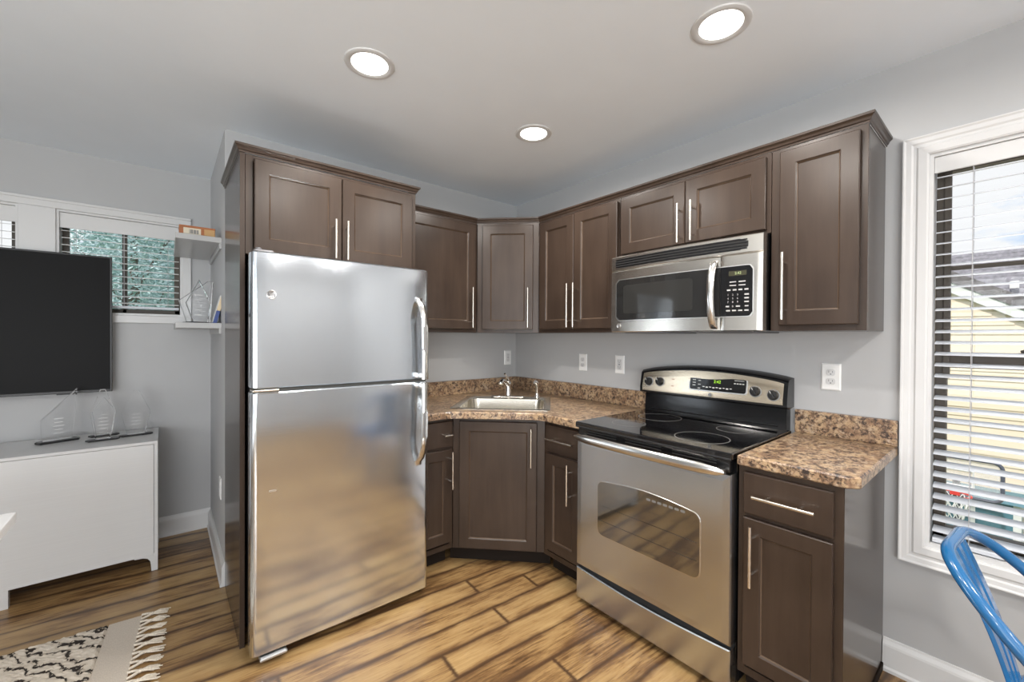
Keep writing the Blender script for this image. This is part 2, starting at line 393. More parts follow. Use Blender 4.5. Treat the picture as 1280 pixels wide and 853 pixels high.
def rrect(x0, x1, z0, z1, r, n=5):
    q = []
    for cx, cz, a0 in ((x1 - r, z0 + r, -PI / 2), (x1 - r, z1 - r, 0), (x0 + r, z1 - r, PI / 2), (x0 + r, z0 + r, PI)):
        for k in range(n + 1):
            a_ = a0 + PI / 2 * k / n; q.append((cx + r * math.cos(a_), cz + r * math.sin(a_)))
    return q
XZ = lambda a_, b_, h: Vector((a_, h, b_))       # poly in x,z ; extruded along y
XY = lambda a_, b_, h: Vector((a_, b_, h))
YZ = lambda a_, b_, h: Vector((h, a_, b_))
R90 = -PI / 2

# ================================================================== STRUCTURE
HC = 2.442; XE = -2.023; YF = .934; XL = -5.2; YR = -5.6; T = .14
struct(B().box(XL - T, T, YR - T, YF + T, -.12, 0).build('floor', 'plank_floor'))
struct(B().box(XL - T, T, YR - T, YF + T, HC, HC + .16).build('ceiling', 'ceiling_paint'))
# right wall with the tall window opening
WY0, WY1, WZ0, WZ1 = -3.40, -2.470, .545, 2.052
struct(B().box(0, T, WY1, YF + T, 0, HC).box(0, T, YR - T, WY0, 0, HC).box(0, T, WY0, WY1, 0, WZ0).box(0, T, WY0, WY1, WZ1, HC).build('wall_right', 'wall_paint'))
struct(B().box(XE, 0, 0, T, 0, HC).build('wall_back', 'wall_paint'))
struct(B().box(XE, XE + T, T, YF, 0, HC).build('wall_side', 'wall_paint'))
# far wall with two high windows
FZ0, FZ1 = 1.470, 2.088
FW = ((-2.767, -2.180), (-3.500, -2.913))
b = B().box(XL - T, XE + T, YF, YF + T, 0, FZ0).box(XL - T, XE + T, YF, YF + T, FZ1, HC)
for xa, xb in ((FW[0][1], XE + T), (FW[1][1], FW[0][0]), (XL - T, FW[1][0])): b.box(xa, xb, YF, YF + T, FZ0, FZ1)
struct(b.build('wall_far', 'wall_paint'))
# left wall, unseen window added for fill light, 2 m wide
LW = (-3.6, -1.6, .75, 2.15)
struct(B().box(XL - T, XL, YR - T, LW[0], 0, HC).box(XL - T, XL, LW[1], YF, 0, HC).box(XL - T, XL, LW[0], LW[1], 0, LW[2]).box(XL - T, XL, LW[0], LW[1], LW[3], HC).build('wall_left', 'wall_paint'))
# rear wall with an unseen patio door opening added for fill light
PD = (-5.15, -2.75, 2.1)
struct(B().box(XL - T, PD[0], YR - T, YR, 0, HC).box(PD[1], T, YR - T, YR, 0, HC).box(PD[0], PD[1], YR - T, YR, PD[2], HC).build('wall_rear', 'wall_paint'))
pd = sempty('added_patio_door', (0, YR - .07, 0))  # unseen door, added to go with the rear fill lamp
b = B()
for xa in (PD[0], -3.98, -3.92, PD[1] - .06): b.box(xa, xa + .06, -.03, .03, 0, PD[2], .004)
b.box(PD[0], PD[1], -.03, .03, 0, .07, .004).box(PD[0], PD[1], -.03, .03, PD[2] - .06, PD[2], .004); b.build('door_frame', 'trim_white', pd)
B().box(PD[0] + .06, PD[1] - .06, -.004, .004, .07, PD[2] - .06).build('door_pane', 'window_glass', pd)
wl_ = sempty('window_4', (XL - .07, 0, 0))  # unseen window, added to go with the left fill lamp
b = B()
for ya in (LW[0], (LW[0] + LW[1]) / 2 - .02, LW[1] - .04): b.box(-.03, .03, ya, ya + .04, LW[2], LW[3], .003)
b.box(-.03, .03, LW[0], LW[1], LW[2], LW[2] + .04, .003).box(-.03, .03, LW[0], LW[1], LW[3] - .04, LW[3], .003); b.build('window_frame', 'bronze_frame', wl_)
B().box(-.004, .004, LW[0] + .04, LW[1] - .04, LW[2] + .04, LW[3] - .04).build('window_pane', 'window_glass', wl_)

# baseboards (with shoe moulding)
BB = [(0, 0), (.022, 0), (.022, .012), (.016, .02), (.014, .10), (.012, .108), (.006, .122), (.004, .13), (0, .13)]
struct(B().sweep([(0, -2.352), (0, YR)], BB).build('baseboard_right', 'trim_white'))
struct(B().sweep([(XL, YF), (XE, YF)], BB).build('baseboard_far', 'trim_white'))
struct(B().sweep([(XE, YF - .022), (XE, -.0)], [(o, h) for o, h in BB]).build('baseboard_side', 'trim_white'))
struct(B().sweep([(XL, YR), (XL, YF - .022)], BB).build('baseboard_left', 'trim_white'))

# window casings --------------------------------------------------------------
CP = [(0, 0), (.0, .012), (.006, .016), (.030, .017), (.036, .013), (.044, .013), (.050, .017), (.064, .019), (.070, .023), (.074, .023), (.076, .0)]
def casing(y0, y1, z0, z1, name, parent, mapfn):
    """picture-frame casing around an opening (a,b plane) using profile (offset outward, thickness)"""
    loops = []
    for (a_, b_, sa, sb) in ((y0, z0, -1, -1), (y1, z0, 1, -1), (y1, z1, 1, 1), (y0, z1, -1, 1)):
        loops.append([mapfn(a_ + sa * o, b_ + sb * o, h) for o, h in CP])
    loops.append(loops[0])
    return B().rings(loops, False, False).build(name, 'trim_white', parent)
w1 = sempty('window_1', (0, 0, 0))
casing(WY0, WY1, WZ0, WZ1, 'casing', w1, lambda a_, b_, h: Vector((-h, a_, b_)))
b = B(); LT = .012   # jamb lining
b.box(-.002, .085, WY1 - LT, WY1 + .001, WZ0 - .001, WZ1 + .001).box(-.002, .085, WY0 - .001, WY0 + LT, WZ0 - .001, WZ1 + .001).box(-.0015, .085, WY0 + LT, WY1 - LT, WZ1 - LT, WZ1 + .001).box(-.0015, .085, WY0 + LT, WY1 - LT, WZ0 - .001, WZ0 + .016)
b.build('jamb', 'trim_white', w1)
b = B(); ya, yb = WY0 + .012, WY1 - .012; za, zb = WZ0 + .016, WZ1 - .012
b.box(.085, .13, yb - .034, yb, za, zb, .003).box(.085, .13, ya, ya + .034, za, zb, .003).box(.085, .13, ya, yb, zb - .045, zb, .003).box(.085, .13, ya, yb, za, za + .05, .003)
b.build('window_frame', 'bronze_frame', w1)
b = B(); MZ = 1.262
b.box(.088, .122, ya + .034, yb - .034, MZ - .028, MZ + .022, .003).box(.090, .10, ya + .034, yb - .034, 1.612, 1.628, .002)
b.box(.078, .10, yb - .042, yb - .022, MZ - .07, zb - .01, .003)
b.build('sash_rail', 'bronze_frame', w1)
b = B(); b.box(.062, .088, -2.80, -2.69, MZ + .022, MZ + .034, .003)
b.tube([(.07, -2.70, MZ + .036), (.066, -2.74, MZ + .052), (.066, -2.79, MZ + .05), (.07, -2.81, MZ + .036)], .007, 8); b.build('sash_lock', 'bronze_frame', w1)
B().box(.104, .108, ya + .03, yb - .03, za + .04, zb - .04).build('window_pane', 'window_glass', w1)

def fwin(n, xa, xb):
    w = sempty('window_%d' % n, (0, 0, 0))
    b = B(); y0, y1 = YF - .002, YF + .085
    b.box(xa - .001, xa + .012, y0, y1, FZ0 - .001, FZ1 + .001).box(xb - .012, xb + .001, y0, y1, FZ0 - .001, FZ1 + .001).box(xa + .012, xb - .012, y0 + .0005, y1, FZ1 - .012, FZ1 + .001).box(xa + .012, xb - .012, y0 + .0005, y1, FZ0 - .001, FZ0 + .014)
    b.build('jamb', 'trim_white', w)
    xa += .012; xb -= .012; za, zb = FZ0 + .014, FZ1 - .012; b = B(); y0, y1 = YF + .085, YF + .13
    b.box(xa, xa + .03, y0, y1, za, zb, .003).box(xb - .03, xb, y0, y1, za, zb, .003).box(xa, xb, y0, y1, zb - .04, zb, .003).box(xa, xb, y0, y1, za, za + .03, .003)
    xm = (xa + xb) / 2; b.box(xm - .012, xm + .012, y0, y1, za, zb, .003)
    b.build('window_frame', 'bronze_frame', w)
    B().box(xa + .02, xb - .02, YF + .104, YF + .108, za + .02, zb - .02).build('window_pane', 'window_glass', w)
    return w
fwin(2, *FW[0]); fwin(3, *FW[1])
# trim around both far windows: head and side casings, sill, flat post between
tr_ = sempty('trim_1', (0, 0, 0))
b = B(); y1 = YF
b.box(-3.62, -2.133, y1 - .017, y1, FZ1, FZ1 + .05, .003).box(-3.62, -2.133, y1 - .024, y1, FZ1 + .036, FZ1 + .052, .003); b.build('head_casing', 'trim_white', tr_)
b = B().box(FW[0][1], -2.133, y1 - .017, y1, FZ0 - .05, FZ1, .003).box(-3.57, FW[1][0], y1 - .017, y1, FZ0 - .05, FZ1, .003); b.build('side_casing', 'trim_white', tr_)
B().box(FW[1][1], FW[0][0], y1 - .014, y1, FZ0, FZ1, .002).build('mullion_casing', 'trim_white', tr_)
B().box(-3.59, -2.133, y1 - .020, y1, FZ0 - .048, FZ0, .004).build('sill_casing', 'trim_white', tr_)

# blinds ------------------------------------------------------------------------
def blind(name, label, axis, a0, a1, c, ztop, zhead, zbot, pitch, tilt, wand_a):
    """axis 'y': hangs in the right window; 'x': in a far window. c = plane of the slats"""
    if axis == 'y': f = lambda a_, d, z: Vector((c + d, a_, z)); inward = -1
    else: f = lambda a_, d, z: Vector((a_, c + d, z)); inward = -1
    t_ = thing(name, label, 'window blind')
    def bx(bb, p, q):
        A, D = f(*p), f(*q); bb.box(min(A.x, D.x), max(A.x, D.x), min(A.y, D.y), max(A.y, D.y), min(A.z, D.z), max(A.z, D.z), .002, 1)
    bb = B(); bx(bb, (a0 - .002, -.030, zhead), (a1 + .002, -.022, ztop)); bx(bb, (a0, -.022, ztop - .04), (a1, .022, ztop)); bb.build('valance', 'trim_white', t_)
    bb = B(); z = zhead - .012; hw = .024
    while z > zbot + .03:
        lo = []
        for d in (-1, -.5, 0, .5, 1):
            lo.append((d * hw * math.cos(tilt), z + d * hw * math.sin(tilt) + .0015 * (1 - d * d)))
        loop0 = [(d, zz + .0013) for d, zz in lo] + [(d, zz - .0013) for d, zz in lo[::-1]]
        bb.rings([[f(a0 + .004, d, zz) for d, zz in loop0], [f(a1 - .004, d, zz) for d, zz in loop0]])
        z -= pitch
    bb.build('slats', 'slat_white' if axis == 'y' else 'plate_white', t_)
    bb = B(); bx(bb, (a0 + .004, -.024, zbot), (a1 - .004, .024, zbot + .016)); bb.build('bottom_rail', 'slat_white', t_)
    n = 3
    for k in range(n):
        aa = a0 + (a1 - a0) * (.11 + .78 * k / (n - 1))
        bb = B()
        for d in (-.026, .026): bb.tube([f(aa, d, zbot + .01), f(aa, d, zhead + .01)], .0011, 5)
        bb.build('ladder_cord', 'cord_grey', t_)
    if wand_a is not None:
        bb = B().tube([f(wand_a, -.034, zhead + .0), f(wand_a, -.036, zbot + (.30 if axis == 'x' else .06))], .003, 6); bb.lathe([(.003, .0), (.006, -.01), (.007, -.03), (.004, -.036)], f(wand_a, -.036, zbot + (.30 if axis == 'x' else .06)), 8)
        bb.build('tilt_wand', 'cord_grey', t_)
    return t_
blind('window_blind', 'tall white slatted blind in the window on the right wall', 'y', WY0 + .014, WY1 - .014, .036, WZ1 - .013, 1.978, WZ0 + .02, .0423, .21, None)
blind('window_blind', 'short white slatted blind half hidden behind the television', 'x', FW[0][0] + .014, FW[0][1] - .014, YF + .040, FZ1 - .013, 1.985, FZ0 + .045, .0423, .19, None)
blind('window_blind', 'white slatted blind in the far window at the left edge', 'x', FW[1][0] + .014, FW[1][1] - .014, YF + .040, FZ1 - .013, 1.985, FZ0 + .045, .0423, .19, None)

# ================================================================== RECESSED LAMPS
def lamp(x, y, label, group=None):
    t_ = thing('recessed_light', label, 'ceiling light', (x, y, HC), 0, group)
    B().lathe([(.070, -.001), (.076, -.006), (.088, -.007), (.096, -.004), (.098, 0), (.070, .0)], n=40).build('trim_ring', 'trim_white', t_, 40)
    B().lathe([(.0, -.003), (.04, -.0045), (.071, -.003), (.071, -.001), (0, -.001)], n=40).build('lens', 'lamp_lens', t_, 40)
    d = bpy.data.lights.new('recessed_light_bulb', 'AREA'); d.shape = 'DISK'; d.size = .14; d.energy = LAMP_W; d.color = (1, .95, .89); d.spread = math.radians(170)
    o = bpy.data.objects.new('recessed_light_bulb', d); COL.objects.link(o); o.parent = t_; o.location = (0, 0, -.012)
    return t_
lamp(-1.63, -1.02, 'round recessed ceiling light in front of the refrigerator')
lamp(-.763, -2.02, 'large-looking round ceiling light at the top right, over the range')
lamp(-.737, -1.02, 'smallest-looking round ceiling light, nearest the kitchen corner')
for x, y in ((-1.63, -2.02), (-.75, -3.4), (-1.9, -3.4), (-.5, -4.9), (-1.3, -4.9), (-3.6, -3.0)):  # unseen lamps: first completes the grid, the others are added mostly for fill
    lamp(x, y, 'unseen round recessed ceiling light assumed in the room outside the picture', 'assumed ceiling lights outside the picture')

# ================================================================== CABINETS
def ringface(bb, x0, x1, z0, z1, steps, cap=True, M=None):
    """door-like slab: rectangular rings (inset, y)"""
    loops = []
    for ins, y in steps:
        loops.append([Vector((x0 + ins, y, z0 + ins)), Vector((x1 - ins, y, z0 + ins)), Vector((x1 - ins, y, z1 - ins)), Vector((x0 + ins, y, z1 - ins))])
    return bb.rings(loops, True, True)
def door_bm(x0, x1, z0, z1, rail=.056, y=0.0):
    t = .0195
    return ringface(B(), x0, x1, z0, z1, [(0, y - .001), (0, y - t + .003), (.003, y - t), (rail, y - t), (rail + .006, y - t + .006), (rail + .0065, y - t + .0095), (rail + .010, y - t + .0095)])
def highlight_bm(x0, x1, z0, z1, rail=.056, y=0.0):  # thin ring over the bevel that carries the painted highlight
    t = .0198; loops = []
    for ins, yy_ in ((rail - .001, y - t), (rail + .0062, y - t + .0062), (rail + .0072, y - t + .0098)):
        loops.append([Vector((x0 + ins, yy_, z0 + ins)), Vector((x1 - ins, yy_, z0 + ins)), Vector((x1 - ins, yy_, z1 - ins)), Vector((x0 + ins, yy_, z1 - ins))])
    return B().rings(loops, False, False)
def slab_bm(x0, x1, z0, z1, y=0.0):
    t = .0195
    return ringface(B(), x0, x1, z0, z1, [(0, y - .001), (0, y - t + .003), (.003, y - t)])
def pull_bm(x, z, L, span, vertical=True, y=-.0195, r=.0058):
    bb = B()
    if vertical:
        bb.tube([(x, y - .036, z - L / 2), (x, y - .036, z + L / 2)], r, 12)
        for s_ in (-1, 1): bb.tube([(x, y + .0005, z + s_ * span / 2), (x, y - .036, z + s_ * span / 2)], .005, 8)
    else:
        bb.tube([(x - L / 2, y - .036, z), (x + L / 2, y - .036, z)], r, 12)
        for s_ in (-1, 1): bb.tube([(x + s_ * span / 2, y + .0005, z), (x + s_ * span / 2, y - .036, z)], .005, 8)
    return bb
def cabinet(name, label, loc, rz, w, z0, z1, depth, doors=(), drawers=(), sides=(1, 1), toe=False, frame_w=.03, lw=None):
    """local x: left to right seen from the front, y=0 face frame front, z world"""
    t_ = thing(name, label, 'cabinet', (loc[0], loc[1], 0), rz)
    bb = B().box(.001, w - .001, .019, depth, z0, z1, .001, 1); bb.build('carcass', 'cabinet_side', t_)
    bb = B(); fz1 = z1
    bb.box(0, frame_w, 0, .0195, z0, z1, .001, 1).box(w - frame_w, w, 0, .0195, z0, z1, .001, 1)
    bb.box(frame_w - .001, w - frame_w + .001, 0.0003, .0195, z0, z0 + .028, .001, 1).box(frame_w - .001, w - frame_w + .001, 0.0003, .0195, z1 - .03, z1, .001, 1)
    if drawers and doors:
        bb.box(frame_w - .001, w - frame_w + .001, 0.0003, .0195, .672, .73, .001, 1)
    bb.build('face_frame', 'cabinet_wood', t_)
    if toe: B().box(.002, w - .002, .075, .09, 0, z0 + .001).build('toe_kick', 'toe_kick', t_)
    for (x0, x1, za, zb, hx, hz, hl, hs) in doors:
        d = door_bm(x0, x1, za, zb).build('door', 'cabinet_wood', t_)
        highlight_bm(x0, x1, za, zb).build('panel_highlight', 'highlight_wood', d)
        pull_bm(hx, hz, hl, hs).build('handle', 'nickel', d, 40)
    for (x0, x1, za, zb, hx, hl, hs) in drawers:
        d = slab_bm(x0, x1, za, zb).build('drawer', 'cabinet_wood', t_)
        pull_bm(hx, (za + zb) / 2, hl, hs, False).build('handle', 'nickel', d, 40)
    return t_
UZ0, UZ1, DZ0, DZ1 = 1.375, 2.125, 1.398, 2.106
# over the fridge
cabinet('wall_cabinet', 'two-door dark brown cabinet above the refrigerator', (XE + .020, -.583), 0, .793, 1.696, UZ1, .58,
        [(.031, .396, 1.709, DZ1, .360, 1.804, .186, .128), (.400, .766, 1.709, DZ1, .415, 1.804, .186, .128)], frame_w=.028)
# tall end panel left of the fridge
t_ = thing('refrigerator_end_panel', 'tall glossy dark panel covering the left side of the refrigerator', 'cabinet panel', (XE + .0095, -.29, 0))
B().box(-.0093, .0093, -.293, .288, 0.0, UZ1, .0008, 1).build('panel', 'cabinet_side', t_)
B().box(-.0093, .0093, -.2955, -.2929, 0.0, UZ1).build('edge_band', 'cabinet_wood', t_)
# left of the corner
cabinet('wall_cabinet', 'dark brown cabinet on the back wall right of the refrigerator', (-1.205, -.305), 0, .594, UZ0, UZ1, .303,
        [(.03, .571, DZ0, DZ1, .529, 1.543, .27, .192)])
# diagonal corner wall cabinet
def corner_carcass(bb, a, c, z0, z1, e=.0015):
    poly = [(-e, -e), (-a, -e), (-a, -c), (-c, -a), (-e, -a)]
    k = .0195 / math.sqrt(2) + .001
    poly = [(-e, -e), (-a + e, -e), (-a + e, -c + .0), (-a + k, -c + k), (-c + k, -a + k), (-c, -a + e), (-e, -a + e)]
    return bb.prism(poly, z0, z1, XY)
t_ = thing('corner_wall_cabinet', 'single-door dark brown cabinet set diagonally across the upper corner', 'cabinet', (0, 0, 0))
corner_carcass(B(), .61, .305, UZ0, UZ1).build('carcass', 'cabinet_side', t_)
def diag_M(ax, ay): return Matrix.Translation((ax, ay, 0)) @ Matrix.Rotation(-PI / 4, 4, 'Z')
Wd = (.61 - .305) * math.sqrt(2); Md = diag_M(-.61, -.305)
fb = B(); fw_ = .048
fb.box(.004, fw_, 0, .0195, UZ0, UZ1, .001, 1).box(Wd - fw_, Wd - .004, 0, .0195, UZ0, UZ1, .001, 1).box(fw_ - .001, Wd - fw_ + .001, .0003, .0195, UZ0, UZ0 + .028).box(fw_ - .001, Wd - fw_ + .001, .0003, .0195, UZ1 - .03, UZ1)
B().add(fb, Md).build('face_frame', 'cabinet_wood', t_)
d = B().add(door_bm(.042, Wd - .042, DZ0, DZ1), Md).build('door', 'cabinet_wood', t_)
B().add(highlight_bm(.042, Wd - .042, DZ0, DZ1), Md).build('panel_highlight', 'highlight_wood', d)
B().add(pull_bm(Wd - .075, 1.543, .27, .192), Md).build('handle', 'nickel', d, 40)
# right wall uppers
cabinet('wall_cabinet', 'two-door dark brown cabinet between the upper corner and the microwave', (-.305, -.612), R90, .657, UZ0, UZ1, .303,
        [(.024, .323, DZ0, DZ1, .302, 1.543, .27, .192), (.327, .647, DZ0, DZ1, .354, 1.543, .27, .192)])
cabinet('wall_cabinet', 'short two-door dark brown cabinet above the microwave', (-.305, -1.271), R90, .757, 1.788, UZ1, .303,
        [(.015, .384, 1.803, DZ1, .366, 1.900, .19, .128), (.388, .741, 1.803, DZ1, .432, 1.900, .19, .128)])
cabinet('wall_cabinet', 'tall single-door dark brown cabinet beside the window, right of the microwave', (-.305, -2.030), R90, .313, UZ0, UZ1, .303,
        [(.034, .292, DZ0, DZ1, .057, 1.555, .27, .192)])
# crown mouldings
CR = [(0, 0), (.003, 0), (.004, .007), (.008, .010), (.011, .018), (.017, .024), (.019, .025), (.020, .034), (0, .034)]
t_ = thing('crown_molding', 'dark stepped molding running along the top of the corner and right wall cabinets', 'molding', (-.3, -.3, UZ1))
b = B().sweep([(p[0] + .3, p[1] + .3) for p in [(-1.205, -.305), (-.61, -.305), (-.305, -.61), (-.305, -2.343), (-.001, -2.343)]], CR); b.build('molding', 'cabinet_wood', t_)
t_ = thing('crown_molding', 'dark stepped molding on top of the refrigerator cabinet', 'molding', (-1.6, -.3, UZ1))
B().sweep([(p[0] + 1.6, p[1] + .3) for p in [(XE, -.002), (XE, -.5855), (-1.210, -.5855), (-1.210, -.34)]], CR).build('molding', 'cabinet_wood', t_)

# base cabinets
BZ0, BZ1 = .102, .8755
cabinet('base_cabinet', 'narrow dark brown base cabinet tucked beside the refrigerator', (-1.2, -.578), 0, .235, BZ0, BZ1, .576,
        [(.012, .225, .148, .690, .205, .575, .215, .128)], [(.012, .225, .706, .854, .178, .05, .03)], toe=True, frame_w=.02)
t_ = thing('corner_sink_cabinet', 'diagonal single-door dark brown base cabinet under the sink', 'cabinet', (0, 0, 0))
a, c = .965, .578
k = .0195 / math.sqrt(2) + .001
# open-topped carcass so the sink bowl hangs inside
B().prism([(-a + .002, -.002), (-a + .002, -c), (-a + k, -c + k), (-a + k, -.002)], BZ0, BZ1, XY).prism([(-.002, -a + .002), (-c, -a + .002), (-c + k, -a + k), (-.002, -a + k)], BZ0, BZ1, XY).prism([(-.002, -.002), (-a + .002, -.002), (-a + .002, -c), (-c, -a + .002), (-.002, -a + .002)], BZ0, BZ0 + .02, XY).build('carcass', 'cabinet_side', t_)
Wd = (a - c) * math.sqrt(2); Md = diag_M(-a, -c); fb = B(); fw_ = .05
fb.box(.003, fw_, 0, .0195, BZ0, BZ1, .001, 1).box(Wd - fw_, Wd - .003, 0, .0195, BZ0, BZ1, .001, 1).box(fw_ - .001, Wd - fw_ + .001, .0003, .0195, BZ0, BZ0 + .028).box(fw_ - .001, Wd - fw_ + .001, .0003, .0195, BZ1 - .03, BZ1)
B().add(fb, Md).build('face_frame', 'cabinet_wood', t_)
d = B().add(door_bm(.045, Wd - .05, .112, .853), Md).build('door', 'cabinet_wood', t_)
B().add(highlight_bm(.045, Wd - .05, .112, .853), Md).build('panel_highlight', 'highlight_wood', d)
B().add(pull_bm(Wd - .083, .715, .22, .128), Md).build('handle', 'nickel', d, 40)
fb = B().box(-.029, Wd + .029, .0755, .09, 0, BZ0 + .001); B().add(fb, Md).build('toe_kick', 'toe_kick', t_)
cabinet('base_cabinet', 'narrow dark brown base cabinet between the sink cabinet and the range', (-.588, -.9655), R90, .2965, BZ0, BZ1, .586,
        [(.029, .286, .148, .690, .224, .565, .215, .128)], [(.029, .286, .706, .854, .157, .20, .128)], toe=True, frame_w=.028)
cabinet('base_cabinet', 'dark brown base cabinet with glossy side panel at the window end', (-.612, -2.034), R90, .314, BZ0, BZ1, .610,
        [(.022, .292, .148, .690, .060, .565, .217, .128)], [(.022, .292, .706, .854, .157, .186, .10)], toe=True, frame_w=.025)
# finished end panel reaching the floor belongs to that cabinet
endc = [o for o in COL.objects if o.name.startswith('base_cabinet') and 'window end' in o.get('label', '')][0]
B().box(.3135, .3165, .001, .610, .0005, BZ1).build('end_panel', 'cabinet_side', endc)
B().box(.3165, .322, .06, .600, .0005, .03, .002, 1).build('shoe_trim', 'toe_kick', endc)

# ================================================================== COUNTERTOPS
CT0, CT1 = .876, .914
SC = Vector((-.551, -.547)); su = Vector((1, -1)).normalized(); sv = Vector((1, 1)).normalized()     # sink frame
def sink_pt(u_, v_, z): q = SC + su * u_ + sv * v_; return Vector((q.x, q.y, z))
def rounded(pts, rad, n=4):
    q = []
    N_ = len(pts)
    for i in range(N_):
        p = Vector(pts[i]); r = rad[i]
        if r <= 0: q.append(tuple(p)); continue
        d0 = (Vector(pts[i - 1]) - p).normalized(); d1 = (Vector(pts[(i + 1) % N_]) - p).normalized()
        a_, c_ = p + d0 * r, p + d1 * r
        for k in range(n + 1):
            t = k / n; q.append(tuple(a_ * (1 - t) ** 2 + p * 2 * t * (1 - t) + c_ * t * t))
    return q
top = rounded([(-.001, -.001), (-1.204, -.001), (-1.204, -.620), (-1.008, -.620), (-.636, -.972), (-.636, -1.2655), (-.001, -1.2655)], [0, 0, 0, .06, .06, 0, 0])
ct = thing('countertop', 'speckled brown corner countertop around the sink', 'countertop', (0, 0, CT0))
# slab with a hole for the sink: build with outer and hole loops
bmh = bmesh.new()
def loop_verts(pts, z): return [bmh.verts.new((p[0], p[1], z)) for p in pts]
hole = [sink_pt(x_, y_, 0) for x_, y_ in rrect(-.27, .27, -.262, .20, .04, 4)]
hole = [(h.x, h.y) for h in hole]
ez = .006
def inset_poly(poly, d):
    n = len(poly); q = []
    ar = sum(poly[i - 1][0] * poly[i][1] - poly[i][0] * poly[i - 1][1] for i in range(n)); sg = 1 if ar > 0 else -1
    for i in range(n):
        p0, p1, p2 = Vector(poly[i - 1]), Vector(poly[i]), Vector(poly[(i + 1) % n]); e1 = (p1 - p0).normalized(); e2 = (p2 - p1).normalized()
        n1_ = Vector((-e1.y, e1.x)) * sg; n2_ = Vector((-e2.y, e2.x)) * sg; m_ = (n1_ + n2_) / max(.2, 1 + n1_.dot(n2_)); q.append(tuple(p1 + m_ * d))
    return q
ti = inset_poly(top, ez)
def fill(outer, inner, z, flip):
    vo = loop_verts(outer, z); vi = loop_verts(inner, z)
    es = [bmh.edges.new((l[i], l[(i + 1) % len(l)])) for l in (vo, vi) for i in range(len(l))]
    bmesh.ops.triangle_fill(bmh, use_beauty=True, use_dissolve=False, edges=es)
    return vo, vi
H = CT1 - CT0
to, ho = fill(ti, hole, H, False); bo, hb = fill(top, hole, 0, True)
mid = loop_verts(top, H - ez)
def quads(a_, c_):
    for i in range(len(a_)): bmh.faces.new((a_[i], a_[(i + 1) % len(a_)], c_[(i + 1) % len(a_)], c_[i]))
quads(bo, mid); quads(mid, to); quads(ho, hb)
bb = B(); bb.bm.free(); bb.bm = bmh; bb.build('worktop', 'laminate', ct)
bs = B().box(-1.204, -.001, -.020, -.0008, H, H + .104, .003).box(-.020, -.0008, -1.2655, -.0205, H, H + .104, .003); bs.build('backsplash', 'laminate', ct)
ce = thing('countertop', 'short speckled brown countertop with clipped corner beside the window', 'countertop', (0, -2.2, CT0))
pl = [(-.001, .1635), (-.635, .1635), (-.635, -.160), (-.605, -.190), (-.001, -.190)]
B().prism(pl, 0, H, XY, .005).build('worktop', 'laminate', ce)
B().box(-.020, -.0008, -.190, .1635, H, H + .104, .003).build('backsplash', 'laminate', ce)

# ================================================================== SINK, FAUCET
sk = thing('sink', 'square stainless steel drop-in sink in the corner countertop', 'sink', (SC.x, SC.y, CT1), -PI / 4)
bb = B()
def lp(x0, x1, y0, y1, r, z): return [Vector((p[0], p[1], z)) for p in rrect(x0, x1, y0, y1, r, 5)]
bb.rings([lp(-.302, .302, -.284, .284, .022, .0006), lp(-.302, .302, -.284, .284, .022, .003), lp(-.296, .296, -.278, .278, .02, .006), lp(-.275, .275, -.262, .262, .02, .005)], False, False)
bb.rings([lp(-.275, .275, -.262, .262, .02, .005), lp(-.262, .262, -.255, .175, .05, .0045), lp(-.256, .256, -.249, .168, .06, .000), lp(-.250, .250, -.243, .162, .062, -.06), lp(-.240, .240, -.233, .152, .065, -.155), lp(-.20, .20, -.19, .11, .05, -.178), lp(-.05, .05, -.09, .01, .04, -.181)], False, True)
bb.build('basin', 'steel_sink', sk, 40, merge=True)
B().lathe([(.0, .0), (.045, .0), (.048, .003), (.04, .005), (.02, .004), (0, .004)], (0, -.04, -.181), 24).build('strainer', 'chrome', sk, 40)
fo = thing('faucet', 'chrome single-lever faucet at the back of the sink', 'faucet', (*sink_pt(0.0, .225, 0).xy, CT1 + .0055), -PI / 4)
B().prism(rrect(-.125, .125, -.027, .027, .0265, 8), 0, .009, XY, .003).build('deck_plate', 'chrome', fo, 50)
B().lathe([(0, .008), (.026, .008), (.026, .02), (.022, .05), (.020, .085), (.021, .10), (.017, .112), (.008, .118), (0, .119)], n=20).build('body', 'chrome', fo, 40)
B().tube([(-.0, .0, .075), (-.008, -.02, .098), (-.02, -.055, .118), (-.03, -.09, .125), (-.036, -.115, .120), (-.038, -.125, .105)], [.017, .016, .0145, .0135, .0135, .014], 12).build('spout', 'chrome', fo, 40)
B().tube([(0, .002, .112), (-.005, -.004, .135), (-.016, -.018, .158), (-.022, -.028, .168)], [.011, .008, .006, .007], 10).build('lever', 'chrome', fo, 40)
sp_ = thing('side_sprayer', 'small chrome hand sprayer standing right of the faucet', 'sprayer', (*sink_pt(.205, .222, 0).xy, CT1 + .0055), -PI / 4)
B().lathe([(0, 0), (.022, 0), (.022, .004), (.015, .012), (.014, .03), (0, .031)], n=18).build('holder', 'chrome', sp_, 40)
B().tube([(0, 0, .028), (0, .001, .06), (-.001, 0, .09), (-.006, -.006, .107), (-.016, -.014, .112)], [.010, .0125, .013, .016, .014], 12).build('wand', 'chrome', sp_, 40)

